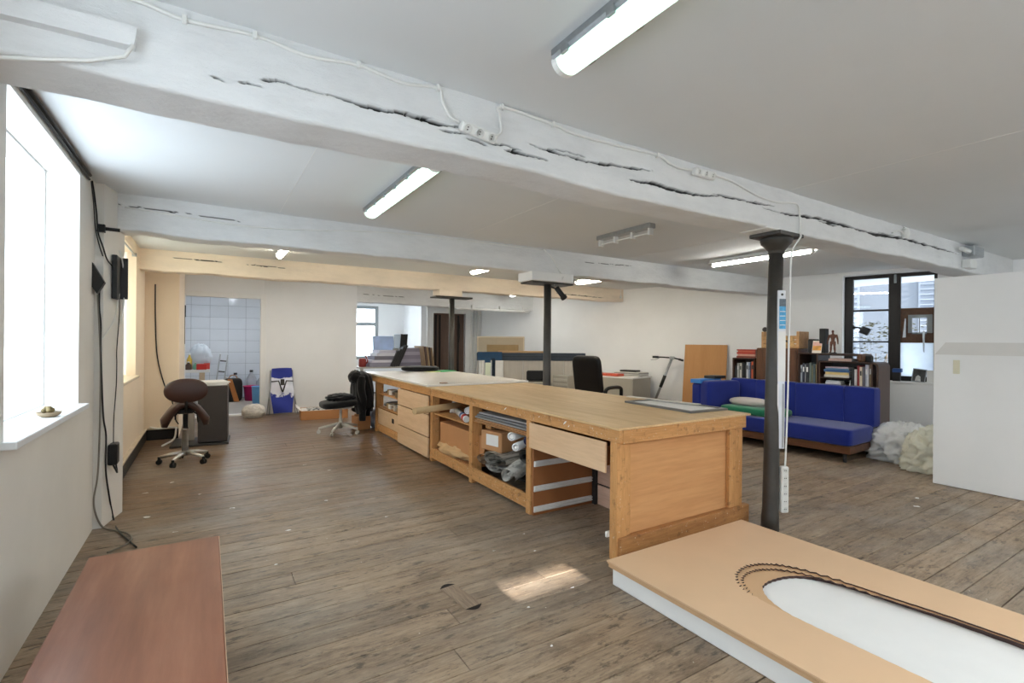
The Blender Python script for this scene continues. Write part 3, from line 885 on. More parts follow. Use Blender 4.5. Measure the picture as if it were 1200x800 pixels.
M['laminate'] = paint('white_laminate', '#e8e5e0', .25, .03, 2, .02, spec=.5)
M['runner'] = paint('white_runner_metal', '#e2e1de', .4, .04, 12, .05)
wb = thing('workbench', 'long pine and plywood workbench with open shelves and missing drawers', 'workbench', (2.38, 2.47, 0))
def W_(name, mb, mat, parent=wb): return link(name, mb, mat, parent, world=True)
X0, X1 = 2.385, 3.80
W_('tabletop', MB().box(2.352, 3.845, 2.43, 5.80, .905, .921, .003), M['ply'])
W_('tabletop', MB().box(2.352, 3.86, 5.802, 8.60, .905, .921, .003), M['ply'])
W_('white_top_sheet', MB().box(2.345, 3.87, 5.80, 8.74, .922, .947, .004), M['laminate'])
W_('apron', MB().box(X0 - .005, X0 + .025, 2.45, 5.77, .815, .904, .003), M['pine'])
W_('apron', MB().box(X0 - .005, X0 + .025, 5.775, 8.58, .812, .904, .003), M['pine'])
W_('apron', MB().box(X0 + .027, X1 + .01, 2.45, 2.475, .805, .904, .003), wood('paint_flecked_pine_end', '#b88450', '#cf9c66', 'x', .6, .8, .07, .15, specks=.05, spec=.25))
W_('apron', MB().box(X1 - .02, X1 + .01, 2.477, 8.58, .812, .904, .003), M['pine'])
for (y, xw) in ((2.478, .10), (3.535, .035), (4.64, .12), (5.725, .10), (8.10, .12)):
    W_('leg', MB().box(X0, X0 + xw, y, y + .07, 0, .814, .003), M['pinez'])
for y in (2.478, 4.64, 5.725, 8.10):
    W_('leg', MB().box(X1 - .10, X1, y, y + .07, 0, .814, .003), M['pinez'])
# panelled near end
W_('end_panel', MB().box(2.49, 3.69, 2.51, 2.53, .02, .812), M['plyv'])
W_('end_stile', MB().box(2.387, 2.515, 2.478 - .002, 2.508, .165, .804, .003), M['pinez'])
W_('end_stile', MB().box(3.625, 3.80, 2.476, 2.508, .15, .804, .003), M['pinez'])
W_('plinth', MB().box(2.40, 3.865, 2.452, 2.507, .0, .160, .005), wood('stained_plinth_pine', '#94633a', '#b3824f', 'x', .6, .8, .05, .15, specks=.03))
# near drawer under the top
dr = W_('drawer', MB().box(2.365, 2.384, 2.575, 3.53, .588, .802, .003), M['birch'])
db = MB(); db.box(2.40, 2.98, 2.63, 2.645, .62, .76); db.box(2.40, 2.98, 3.45, 3.465, .62, .76); db.box(2.40, 2.98, 2.645, 3.45, .615, .63); db.box(2.97, 2.985, 2.63, 3.465, .62, .76)
link('drawer_box', db, M['mdf'], dr, world=True)
# knee hole: side panel with three runners, back boards
W_('side_panel', MB().box(2.40, 3.075, 3.508, 3.53, .0, .81), M['mdf'])
for z in (.42, .205, .028):
    rm = MB(); rm.box(2.40, 3.05, 3.492, 3.507, z, z + .05, .004); rm.box(2.40, 3.05, 3.484, 3.493, z + .010, z + .018); rm.box(2.40, 3.05, 3.484, 3.493, z + .032, z + .040)
    W_('drawer_runner', rm, M['runner'])
for z in (.42, .205, .028):
    rm = MB(); rm.box(2.36 if z < .1 else 2.40, 3.05, 2.548, 2.566, z + .12, z + .16, .004)
    W_('drawer_runner', rm, M['runner'])
W_('back_board', MB().box(3.09, 3.105, 2.53, 3.50, .0, .178, .002), M['birch_p'])
W_('back_board', MB().box(3.09, 3.105, 2.53, 3.50, .194, .56, .002), M['birch_p'])
W_('back_post', MB().box(3.06, 3.09, 3.46, 3.507, 0, .81), M['dark'])
W_('back_backing', MB().box(3.11, 3.12, 2.53, 3.53, 0, .81), M['dark'])
# rails, shelves, divider
W_('rail', MB().box(X0 - .004, X0 + .03, 3.60, 5.76, .045, .165, .004), M['pine'])
W_('rail', MB().box(X0 + .01, X0 + .04, 6.98, 8.12, .02, .125, .004), M['pine'])
W_('rail', MB().box(X1 - .03, X1, 2.6, 8.1, .045, .165, .004), M['pine'])
W_('shelf', MB().box(X0 + .03, 3.07, 4.66, 5.72, .15, .168), M['mdf'])
W_('shelf', MB().box(2.60, 3.07, 3.55, 4.655, .15, .168), M['dark'])  # shelf coloured dark to stand in for the shade in this bay
W_('shade_backing', MB().box(3.055, 3.072, 3.54, 5.72, .02, .81), M['dark'])  # dark sheet standing in for shade at the back of the bays
W_('shelf', MB().box(X0 + .03, 3.07, 4.72, 5.72, .585, .60), M['pine'])
W_('divider', MB().box(3.075, 3.09, 3.535, 8.1, .02, .81), M['mdf'])  # panel added to keep the open bays dark
for z in (.63, .41):
    W_('shelf', MB().box(X0 + .03, 3.07, 6.99, 8.10, z - .012, z), M['pine'])
W_('shelf', MB().box(X0 + .03, 3.07, 6.99, 8.10, .125, .14), M['pine'])
W_('side_panel', MB().box(X0 + .02, 3.07, 6.96, 6.98, .02, .81), M['mdf'])
W_('side_panel', MB().box(X0 + .02, 3.07, 5.80, 5.82, .02, .81), M['mdf'])
for (z0, z1) in ((.575, .802), (.290, .562), (.028, .277)):
    d = W_('drawer', MB().box(2.362, 2.383, 5.81, 6.965, z0, z1, .003), M['birch'])
    link('drawer_box', MB().box(2.40, 2.95, 5.86, 6.9, z0 + .03, z1 - .04), M['mdf'], d, world=True)
# splashes of white paint on the apron
mb = MB()
for (y, z, s) in ((3.05, .868, .024), (3.0, .85, .012), (3.95, .872, .022), (3.4, .87, .012), (4.3, .84, .009)):
    n = 9
    pts = [(X0 - .0062, y + s * rnd.uniform(.7, 1.3) * math.cos(a) * .9, z + s * .4 * rnd.uniform(.4, 1.2) * math.sin(a) - .6 * s * math.cos(a)) for a in np.linspace(0, 2 * math.pi, n + 1)[:-1]]
    mb.add(pts, [tuple(range(n))])
W_('paint_splash', mb, M['white'])

# ---- on the bench top
fr = thing('picture_frame', 'grey framed white board lying flat on near end of the workbench', 'frame', (3.62, 3.05, .921), R(-3))
mb = MB()
for (a, b, c, d) in ((-.22, .24, -.40, -.36), (-.22, .24, .36, .40), (-.22, -.18, -.36, .36), (.20, .24, -.36, .36)): mb.box(a, b, c, d, 0, .018, .003)
link('frame', mb, paint('dull_grey_frame', '#6d6a66', .4, .1), fr)
link('sheet', MB().box(-.18, .20, -.36, .36, .002, .010), M['white'], fr)
solo('frame_strip', MB().box(-.03, .03, -.42, .38, 0, .008, .002, Matrix.Rotation(R(4), 4, 'Z')), paint('pale_strip', '#c9c3ba', .5, .05), 'thin pale board beside the grey frame on the bench top', 'strip', None, (3.80 - .05, 3.32, .940), R(3))
t_ = solo('cloth_bag', MB().cushion(-.34, .34, -.17, .17, 0, .10, .7, n=8), fabric('black_cloth', '#0d0d0f'), 'soft black cloth bag lying on the white far end of the workbench', 'bag', None, (3.28, 8.45, .947), R(-25))
mb = MB().box(-.19, .19, -.13, .13, 0, .012, .002)
solo('green_folder', mb, paint('green_card', '#3fae6b', .5, .05), 'green paper folder on white end of the workbench near dark door', 'folder', None, (3.68, 8.3, .947), R(20))
solo('paper_pad', MB().box(-.10, .10, -.14, .14, 0, .008, .002), paint('yellow_green_card', '#d9e09a', .5, .05), 'pale yellow paper beside the green folder', 'paper', None, (3.42, 8.25, .947), R(10))
solo('tape_block', MB().box(-.045, .045, -.03, .03, 0, .012, .003), paint('brown_tape', '#9a7a66', .5, .1), 'small brown block lying on white bench sheet by its near edge', 'block', None, (2.62, 5.92, .947), R(10))

# ---- in the bench's shelves
M['kraft'] = paint('kraft_paper', '#bb8a5f', .75, .06, 4, .1)
M['card'] = paint('brown_cardboard', '#b98457', .8, .06, 3, .1)
M['paperw'] = paint('white_paper', '#e0dfdc', .7, .03, 5, .05)
M['rollw'] = paint('plain_white_roll', '#e6e6e4', .55, .02, 5, .03)
M['tan'] = paint('tan_tube_card', '#c3a67c', .7, .08, 6, .1)
def roll(name, p, q, r, mat, label, cat='tube', group=None, hole=.6, capm=None):
    """hollow paper or card tube between p and q"""
    p, q = Vector(p), Vector(q)
    t = thing(name, label, cat, tuple(p), 0, group)
    d = (q - p); L = d.length; z = d.normalized()
    Q = z.to_track_quat('Z', 'Y').to_matrix().to_4x4()
    mb = MB().lathe([(r * hole, .0), (r, 0), (r, L), (r * hole, L), (r * hole, .0)], n=16, M=Q)
    link('tube_wall', mb, mat, t)
    link('core', MB().lathe([(0, .012), (r * hole, .012)], n=16, M=Q), capm or M['dark'], t)
    return t
roll('paper_tube', (1.97, 5.24, .712), (2.95, 5.62, .712), .038, M['tan'], 'long tan cardboard tube sticking far out of the bench shelf', hole=.8, capm=paint('pale_tube_end', '#d9c29a', .7, .15, 20))
t_ = roll('poster_tube', (2.44, 4.88, .637), (2.64, 5.55, .637), .036, M['rollw'], 'white poster tube with red and blue band at bench shelf front', hole=.7)
Q = (Vector((2.64, 5.55, .637)) - Vector((2.44, 4.88, .637))).normalized().to_track_quat('Z', 'Y').to_matrix().to_4x4()
link('red_band', MB().lathe([(.0362, .05), (.0372, .05), (.0372, .17), (.0362, .17)], n=16, M=Q), paint('red_print', '#c23a2c', .5, .05), t_)
link('blue_band', MB().lathe([(.0362, .21), (.0372, .21), (.0372, .30), (.0362, .30)], n=16, M=Q), paint('blue_print', '#3a5f9a', .5, .05), t_)
roll('paper_roll', (2.50, 4.98, .714), (2.66, 5.12, .714), .040, M['rollw'], 'white paper roll lying on top of the red-banded poster tube', 'roll')
roll('paper_roll', (2.62, 5.60, .60), (2.70, 5.64, .81), .055, M['paperw'], 'thick white paper roll standing behind the long tan tube', 'roll')
solo('leaning_sheet', MB().prism([(-.14, 0), (.12, 0), (.16, .40), (-.10, .40)], 0, .012, 'x'), M['paperw'], 'grey-white sheet leaning at the back of the bench shelf under the tan tube', 'sheet', None, (2.98, 5.45, .169), R(-20))
t_ = thing('cardboard_box', 'large brown cardboard box pushed under the middle shelf of the bench', 'box', (2.60, 5.15, .24))
link('box', MB().box(-.16, .40, -.36, .46, .0, .27, .006), M['card'], t_)
link('open_flap', MB().prism([(-.36, .0), (-.36, .24), (-.62, .27), (-.66, .17), (-.58, .02)], -.13, -.122, 'x'), M['card'], t_)
def crumple(c, r, seed, amp=.28, f=3.0):
    off = Vector((seed * 3.1, seed * 1.7, seed * 2.3))
    return MB().ball(c, r, 40, 24, lambda d: 1 + amp * (1.0 - 2 * abs(noise.noise(d * f + off))) + .35 * amp * noise.noise(d * f * 3 + off))
solo('crumpled_paper', crumple((0, 0, 0), (.16, .42, .07), 1, .35), paint('tan_packing_paper', '#c9a477', .8, .12, 8, .2), 'crumpled tan packing paper under the large cardboard box in the bench', 'paper', None, (2.56, 5.25, .215))
t_ = thing('wrapped_parcel', 'brown parcel with white label between two bench posts', 'parcel', (2.62, 4.36, .39), R(12))
link('parcel', MB().box(-.18, .22, -.14, .17, .0, .20, .012), M['kraft'], t_)
link('label', MB().box(-.184, -.18, -.10, .08, .06, .17), M['paperw'], t_)
roll('paper_roll', (2.40, 3.80, .535), (3.0, 4.25, .50), .038, M['rollw'], 'lower of the two bright white rolls poking out by the drawer runners', 'roll', hole=.35)
roll('paper_roll', (2.43, 3.92, .610), (3.0, 4.38, .56), .042, M['rollw'], 'upper of the two bright white rolls, ending in a blue rim', 'roll', hole=.5, capm=paint('dark_blue_end', '#20264a', .4, .1))
roll('blue_roll', (2.48, 3.72, .60), (3.0, 4.0, .56), .045, paint('dark_blue_film', '#23284f', .35, .2), 'dark blue rolled sheet beside the two bright white rolls', 'roll')
M['news'] = paint('grey_newsprint', '#77746e', .7, .28, 11, .3)
M['plasticg'] = paint('grey_plastic_film', '#a3a19c', .3, .2, 14, .3, spec=.5)
def scroll(L, w, h, turns, seed, droop=0.0):
    r_ = random.Random(seed); off = Vector((seed, seed * 2.1, 0))
    def fn(u, v):
        th = 2 * math.pi * turns * v; k = .12 + .88 * v
        x = L * u
        n1 = noise.noise(Vector((x * 5, math.cos(th) * 1.3, math.sin(th) * 1.3)) + off)
        n2 = noise.noise(Vector((x * 14, math.cos(th) * 4, math.sin(th) * 4)) + off)
        kk = k * (1 + .16 * n1 + .07 * n2)
        return (x, w * kk * math.cos(th), h * kk * math.sin(th) * (1 + .25 * math.cos(th)) - droop * (1 - u) ** 2)
    return MB().grid(fn, 22, int(26 * turns))
def sheetmat(name, a, b, sc3):
    t = NT(name); v = t.coords(sc3)
    t.col(t.ramp(t.noise(v, 3, 5, .6), [(.4, lin(a)), (.56, lin(b))])); t.p.inputs['Roughness'].default_value = .45
    return t.m
grey_st = sheetmat('grey_streaked_sheet', '#5a5751', '#b5b0a6', (1, 8, 8))
dark_st = sheetmat('dark_streaked_film', '#1b1a1c', '#6a6764', (1, 5, 5))
pale_st = sheetmat('pale_creased_film', '#8f8d88', '#d2cfc8', (3, 6, 6))
brown_st = sheetmat('brown_grey_sheet', '#7c644c', '#bda183', (1, 6, 6))
def lay(name, L, w, h, turns, seed, mat, label, loc, rz, droop=0.0, cat='sheet'):
    o = solo(name, scroll(L, w, h, turns, seed, droop), mat, label, cat, None, loc, R(rz))
    return o
lay('folded_sheet', .55, .17, .075, 2.6, 4, grey_st, 'grey streaked folded sheet with open folds below the lower white roll', (2.41, 4.22, .335), 16)
lay('folded_sheet', .55, .13, .05, 2.3, 5, brown_st, 'brownish folded sheet lying left of the grey streaked folds', (2.44, 4.47, .275), 10)
lay('folded_sheet', .50, .10, .085, 1.6, 6, pale_st, 'shiny pale film bundle drooping lowest out of the bench', (2.39, 3.93, .30), 22, .06)
lay('folded_sheet', .55, .14, .07, 2.6, 7, dark_st, 'dark film scroll behind the bright white rolls near the runners', (2.50, 3.76, .43), 8)
lay('folded_sheet', .55, .12, .055, 2.0, 8, dark_st, 'flattened dark film scroll right under the loose planks', (2.56, 3.82, .585 - .03), 14)
lay('folded_sheet', .55, .18, .05, 2.2, 9, pale_st, 'flat pale film lying on the lowest bench shelf near the middle post', (2.47, 4.30, .225), 5)
lay('folded_sheet', .50, .10, .045, 1.8, 12, brown_st, 'brown kraft sheet scroll lying on the wrapped parcel', (2.50, 4.40, .645 - .01), -4)
t_ = thing('plank_stack', 'stack of thin brown planks across the bench under grey boards', 'planks', (2.62, 4.13, .655), R(2))
for k in range(3):
    link('plank', MB().box(-.21, .40, -.52 + .02 * k, .50 - .03 * k, k * .014, k * .014 + .012, .002), wood('thin_plank_wood_%d' % k, '#8a5f38', '#b5855a', 'y', .6, 1, .1), t_)
for k in range(3):
    g = paint('grey_board_%d' % k, ('#8f8d8c', '#7b7a7c', '#a5a3a3')[k], .6, .06)
    solo('grey_board', MB().box(-.20 + .02 * k, .36, -.50, .49, 0, .016, .002), g, ('lowest of the three grey boards under the bench top', 'middle one of the three grey boards under the bench top', 'topmost of the three grey boards under the bench top')[k], 'board', None, (2.62 + .01 * k, 4.13, .699 + .019 * k), R(2 + k))
for k, z in enumerate((.588,)):
    solo('support_block', MB().box(0, .5, -.06, .06, 0, .066, .003), M['pine'], 'pine block carrying the plank stack', 'block', None, (2.50, 4.5, z))
    solo('support_block', MB().box(0, .5, -.06, .06, 0, .066, .003), M['pine'], 'pine block carrying near end of the plank stack', 'block', None, (2.50, 3.68, z))
# odds and ends in the far bay
rs = random.Random(3)
cols = ['#cdbf9f', '#8d7a5f', '#b9b2a6', '#6f6659', '#d6d2ca', '#a98f66', '#55504a']
names = ['straw coloured', 'brown', 'grey', 'dark olive', 'white', 'tan', 'charcoal']
k = 0
for z, words in ((.631, 'upper far shelf'), (.411, 'lower far shelf')):
    for j in range(7):
        y = 7.12 + j * .135; c = cols[(k) % 7]; nm = names[k % 7]
        h = rs.uniform(.03, .10); L = rs.uniform(.12, .3)
        mb = MB().box(0, L, -.05, .05, 0, h, .004) if j % 3 else crumple((L / 2, 0, h * .5), (L / 2, .055, h * .42), k + 20, .2)
        solo('offcut', mb, paint('offcut_%d' % k, c, .7, .15, 12, .15), '%s offcut on the %s, %s from the near end of that shelf' % (nm, words, ['first', 'second', 'third', 'fourth', 'fifth', 'sixth', 'seventh'][j]), 'offcut', None, (2.44 + rs.uniform(0, .06), y, z), R(rs.uniform(-12, 12)))
        k += 1
t_ = thing('drawer_crate', 'plain pine drawer with a finger hole in the far bench bay', 'crate', (2.42, 7.02, .141))
pr = M['birch']
link('front', MB().box(-.02, 0, .0, 1.04, .0, .245, .003), pr, t_)
link('finger_hole', MB().box(-.0215, -.018, .22, .32, .10, .17, .001), M['black'], t_)
mb = MB(); mb.box(0, .5, 0, .015, 0, .22); mb.box(0, .5, 1.025, 1.04, 0, .22); mb.box(.5, .515, 0, 1.04, 0, .22); mb.box(0, .5, .015, 1.025, 0, .012)
link('body', mb, M['mdf'], t_)

# ------------------------------------------------------------------ foam slab with the cut-out boards in front
fs = thing('board_package', 'long white foam slab topped with two brown boards, wavy oval cut out', 'board package', (2.13, 2.27, 0))
Y0 = -1.9
link('foam_slab', MB().box(2.145, 3.47, Y0, 2.262, .0, .108, .006), M['white'], fs, world=True)
def holed_sheet(x0, x1, ya, yb, z0, z1, loop, mat, name):
    bm = bmesh.new()
    ov = [bm.verts.new((x, y, z1)) for x, y in ((x0, ya), (x1, ya), (x1, yb), (x0, yb))]
    iv = [bm.verts.new((x, y, z1)) for x, y in loop]
    es = [bm.edges.new((ov[i], ov[(i + 1) % 4])) for i in range(4)] + [bm.edges.new((iv[i], iv[(i + 1) % len(iv)])) for i in range(len(iv))]
    r = bmesh.ops.triangle_fill(bm, use_beauty=True, use_dissolve=False, edges=es)
    bmesh.ops.recalc_face_normals(bm, faces=bm.faces)
    g = bmesh.ops.extrude_face_region(bm, geom=list(bm.faces))
    for v in [e for e in g['geom'] if isinstance(e, bmesh.types.BMVert)]: v.co.z = z0
    bmesh.ops.recalc_face_normals(bm, faces=bm.faces)
    mb = MB(); bm.verts.ensure_lookup_table(); bm.verts.index_update()
    mb.add([tuple(v.co) for v in bm.verts], [tuple(v.index for v in f.verts) for f in bm.faces])
    bm.free()
    return link(name, mb, mat, fs, world=True)
def oval(ctrl, jag, seed, lo=0, hi=999, n=8):
    pts = curve_pts([(a, b, 0) for a, b in ctrl], n)
    r = random.Random(seed); out = []
    for i, p in enumerate(pts):
        j = jag if lo <= i <= hi else jag * .12
        s = (1 if i % 2 else -1) * j + r.uniform(-.3, .3) * j
        t_ = (pts[min(i + 1, len(pts) - 1)] - pts[max(i - 1, 0)]).normalized()
        out.append((p.x - t_.y * s, p.y + t_.x * s))
    return out
M['boardb'] = paint('tan_hardboard', '#d6b592', .55, .03, 3, .06, spec=.3)
M['boardb2'] = paint('tan_hardboard_under', '#caa680', .55, .04, 3, .06, spec=.3)
M['cutedge'] = paint('scorched_cut_edge', '#3d2a26', .7, .2, 30, .1)
top_loop = oval([(2.49, Y0 + .25), (2.485, .3), (2.485, .82), (2.485, 1.08), (2.485, 1.25), (2.495, 1.50), (2.53, 1.64), (2.63, 1.745), (2.76, 1.79), (2.88, 1.775), (2.97, 1.72), (3.05, 1.60), (3.10, 1.38), (3.13, 1.15), (3.17, .87), (3.19, .3), (3.19, Y0 + .25)], .010, 3, 42, 96)
mid_loop = oval([(2.495, Y0 + .27), (2.49, .3), (2.492, .82), (2.494, 1.08), (2.50, 1.25), (2.515, 1.49), (2.555, 1.625), (2.645, 1.718), (2.76, 1.752), (2.86, 1.735), (2.95, 1.68), (3.03, 1.56), (3.085, 1.36), (3.12, 1.13), (3.165, .87), (3.19, .3), (3.19, Y0 + .27)], .009, 9, 42, 100)
under_loop = oval([(2.50, Y0 + .3), (2.50, .82), (2.505, 1.15), (2.55, 1.45), (2.67, 1.61), (2.84, 1.635), (3.0, 1.58), (3.10, 1.43), (3.15, 1.18), (3.185, .87), (3.20, .3), (3.20, Y0 + .3)], .002, 4)
def cut_sheet(x0, x1, yb, z0, z1, loop, mat, name):
    o = holed_sheet(x0, x1, Y0, yb, z0, z1, loop, mat, name)
    me = o.data; me.materials.append(M['cutedge'])
    ox, oy = fs.location.x, fs.location.y
    for f in me.polygons:
        c = f.center
        if abs(f.normal.z) < .3 and x0 + .02 < c.x + ox < x1 - .02 and Y0 + .05 < c.y + oy < yb - .02: f.material_index = 1
cut_sheet(2.118, 3.50, 2.285, .1405, .148, top_loop, M['boardb'], 'top_board')
cut_sheet(2.123, 3.495, 2.281, .1290, .1360, mid_loop, M['boardb2'], 'middle_board')
cut_sheet(2.128, 3.49, 2.277, .1085, .1245, under_loop, M['boardb2'], 'under_board')
for (x, y) in ((2.2, 2.2), (3.4, 2.2), (2.2, .2), (3.4, .2), (2.3, 1.2), (3.35, 1.2)):
    link('spacer', MB().box(x - .03, x + .03, y - .03, y + .03, .1245, .1405), M['boardb2'], fs, world=True)
link('spacer_rail', MB().box(2.135, 2.16, Y0, 2.27, .1245, .1405), M['boardb2'], fs, world=True)

# ------------------------------------------------------------------ sofa and the bookcases behind it (local frame: x into the wall, y away from the viewer)
SR = R(3); SO = Vector((6.83, 3.0, 0)); SM = Matrix.Translation(SO) @ Matrix.Rotation(SR, 4, 'Z')
M['blue'] = fabric('royal_blue_cloth', '#1b2a78', .10, 260)
M['walnut'] = wood('walnut_veneer', '#4a2f20', '#6a4630', 'z', .35, .7, .05, .05)
M['walnuty'] = wood('walnut_veneer_long', '#4f3222', '#6e4931', 'y', .35, .7, .05, .05)
M['darkwood'] = wood('dark_bookcase_wood', '#2a1a14', '#3c271d', 'y', .35, .7, .05, .05)
M['darkwoodz'] = wood('dark_bookcase_side_wood', '#35221a', '#4a3226', 'z', .3, .7, .05, .05)
so = thing('sofa', 'royal blue sofa on a low wooden plinth with castors by bookcases', 'sofa', SO, SR)
link('plinth', MB().box(0, .86, 0.0, 2.28, .12, .215, .006), M['walnuty'], so)
for (x, y) in ((.07, .08), (.78, .08), (.07, 2.2), (.78, 2.2)):
    cs = link('caster', MB().cyl((x, y - .014, .03), (x, y + .014, .03), .03, n=14), M['dark'], so)
    link('caster_fork', MB().box(x - .016, x + .016, y - .019, y + .019, .05, .12, .003), M['dark'], cs)
link('seat_cushion', MB().cushion(-.01, .76, -.01, 1.02, .215, .43, .14, n=12), M['blue'], so)
link('seat_cushion', MB().cushion(-.01, .76, 1.0, 2.25, .215, .43, .14, n=12), M['blue'], so)
T = Matrix.Translation((.72, .17, 0)) @ Matrix.Rotation(R(-9), 4, 'Z')
link('back_cushion', MB().cushion(-.03, .13, -.20, .19, .40, .925, .13, T, 12), M['blue'], so)
for (a, b, dx) in ((.35, 1.0, 0), (.995, 1.62, .03), (1.61, 2.05, .04)):
    link('back_cushion', MB().cushion(.70 + dx, .87, a, b, .40, .925, .13, None, 12), M['blue'], so)
T = Matrix.Translation((.28, 2.02, 0)) @ Matrix.Rotation(R(-14), 4, 'Z')
link('arm_cushion', MB().cushion(-.26, .42, -.10, .10, .38, .90, .2, T, 12), M['blue'], so)
link('arm_block', MB().box(.02, .80, 2.13, 2.30, .215, .85, .03), M['blue'], so)
S = lambda x, y, z: tuple(SM @ Vector((x, y, z)))
solo('green_blanket', MB().cushion(-.26, .26, -.48, .48, 0, .125, .45, n=12), fabric('green_blanket_cloth', '#1d6b4d', .1, 180), 'green folded blanket on the left of the blue sofa seat', 'blanket', None, S(.33, 1.40, .425), SR)
solo('pillow', MB().cushion(-.18, .18, -.30, .30, 0, .13, .8, n=10), fabric('pale_grey_linen', '#b9b2ad', .05, 200), 'pale grey pillow lying on the green blanket', 'pillow', None, S(.38, 1.52, .535), SR)
solo('light_blue_box', MB().box(-.28, .28, -.10, .10, 0, .065, .006), paint('light_blue_lid', '#3f86cf', .4, .05), 'light blue flat box resting on the left sofa arm', 'box', None, S(.30, 2.22, .851), SR)
solo('dark_case', MB().box(-.16, .16, -.10, .10, 0, .045, .008), M['dark'], 'thin dark case on the light blue box', 'case', None, S(.52, 2.2, .917), SR)

# bookcases
def case(name, label, y0, y1, z0, z1, x0=.97, x1=1.37, shelves=(), divs=(), t=.022, mat=None, loc=None):
    mat = mat or M['darkwood']
    c = thing(name, label, 'bookcase', S((x0 + x1) / 2, (y0 + y1) / 2, 0), SR)
    inv = Matrix.Translation((-(x0 + x1) / 2, -(y0 + y1) / 2, 0))
    def p(n, mb, m): 
        mb.v = [tuple(inv @ Vector(q)) for q in mb.v]; return link(n, mb, m, c)
    p('side_panel', MB().box(x0, x1, y0, y0 + t, 0, z1 - t, .002), M['darkwoodz']); p('side_panel', MB().box(x0, x1, y1 - t, y1, 0, z1 - t, .002), M['darkwoodz'])
    p('top_panel', MB().box(x0, x1, y0, y1, z1 - t, z1, .003), mat)
    p('back_panel', MB().box(x1 - .01, x1, y0 + t, y1 - t, 0, z1 - t), M['dark'])
    for z in shelves: p('shelf', MB().box(x0 + .004, x1 - .01, y0 + t, y1 - t, z - t, z), mat)
    for (y, za, zb) in divs: p('divider', MB().box(x0 + .004, x1 - .01, y - .009, y + .009, za, zb), mat)
    return c, p
bcr, p = case('bookcase', 'low dark bookcase with rounded right end behind the sofa', .10, .79, 0, 1.255, shelves=(.30, .62, .915), divs=())
# rounded right end
arc = [(.10 - .0, 0.0)]
pr_ = []
Rr = .07
for k in range(9):
    a = math.pi / 2 * k / 8
    pr_.append((.10 - Rr * math.sin(a) , 1.257 - Rr + Rr * math.cos(a)))
poly = pr_ + [(.10 - Rr, 0), (.10 - Rr + .025, 0)] + [(.10 - (Rr - .025) * math.sin(math.pi / 2 * k / 8), 1.257 - Rr + (Rr - .025) * math.cos(math.pi / 2 * k / 8)) for k in range(8, -1, -1)]
mb = MB().prism([(a, b) for a, b in poly], .965, 1.375, 'x')
p('rounded_side', mb, M['darkwoodz'])
p('shelf', MB().box(.975, 1.36, .40, .768, 1.0, 1.018), M['darkwood'])
bcc, p = case('bookcase', 'taller dark bookcase standing between brown cupboard and rounded bookcase', .80, 1.085, 0, 1.365, shelves=(.30, .62, .915))
p('long_top', MB().box(.97, 1.37, .28, .80, 1.335, 1.365, .003), M['darkwood'])
p('top_end', MB().box(.97, 1.37, .235, .30, 1.256, 1.365, .02), M['walnut'])
cb = thing('cupboard', 'brown walnut cupboard with closed door behind the column', 'cupboard', S(1.17, 1.415, 0), SR)
link('body', MB().box(-.20, .20, -.325, .325, 0, 1.43, .012), M['walnut'], cb)
link('door', MB().box(-.222, -.201, -.315, .315, .06, 1.405, .004), M['walnut'], cb)
bcl, p = case('bookcase', 'small dark bookcase at the far left end of the sofa', 1.77, 2.16, 0, 1.255, shelves=(.30, .62, .915))

ORD = ['first', 'second', 'third', 'fourth', 'fifth', 'sixth', 'seventh', 'eighth', 'ninth', 'tenth', 'eleventh', 'twelfth']
def book(mb_dims, loc, rz, color, label, group, tilt=0, flat=False):
    d, th, h = mb_dims   # depth, thickness, height
    t = thing('book', label, 'book', loc, rz, group)
    if tilt: t.rotation_euler = (R(tilt), 0, rz)
    cm = bpy.data.materials.get('book_' + color) or paint('book_' + color, color, .5, .06, 20, .05)
    mb = MB()
    if not flat:
        mb.box(0, .004, -th / 2, th / 2, 0, h, .001); mb.box(.004, d, -th / 2, -th / 2 + .003, 0, h); mb.box(.004, d, th / 2 - .003, th / 2, 0, h)
        link('cover', mb, cm, t)
        link('pages', MB().box(.004, d - .006, -th / 2 + .003, th / 2 - .003, .003, h - .004), M['paperw'], t)
        if rnd.random() < .7: link('spine_label', MB().box(-.0006, .001, -th * .32, th * .32, h * .55, h * .8), M['paperw'] if rnd.random() < .5 else M['dark'], t)
    else:
        mb.box(0, .004, -h / 2, h / 2, 0, th, .001); mb.box(.004, d, -h / 2, h / 2, 0, .003); mb.box(.004, d, -h / 2, h / 2, th - .003, th)
        link('cover', mb, cm, t)
        link('pages', MB().box(.004, d - .006, -h / 2 + .004, h / 2 - .004, .003, th - .003), M['paperw'], t)
    return t
def row(y_start, y_end, x, z, specs, where, group):
    """upright books from y_start (left in the picture) towards y_end"""
    w = abs(y_start - y_end) / sum(s[1] for s in specs)
    y = y_start
    for i, (c, rel, h, cn) in enumerate(specs):
        th = rel * w
        lean = 0
        book((.2, th * .94, h), S(x + .012 * (i % 3), y - th / 2, z), SR, c, '%s upright book, %s from the left %s' % (cn, ORD[i], where), group, lean)
        y -= th
row(2.13, 1.80, 1.0, .917, [('#3a3a3c', 1, .20, 'charcoal'), ('#b9b7b2', 1, .25, 'pale grey'), ('#5d6a5e', .8, .24, 'grey-green'), ('#cfcac0', 1, .25, 'off-white'), ('#1c1c1e', 1.6, .26, 'black'), ('#2a2a2a', 1.2, .23, 'dark'), ('#c8ccd2', 1, .27, 'silver white'), ('#8fa0b8', .7, .26, 'pale blue'), ('#27243a', 1.1, .27, 'dark violet'), ('#c25a34', 1.3, .28, 'orange')], 'in the small left bookcase', 'upright books in the small left bookcase')
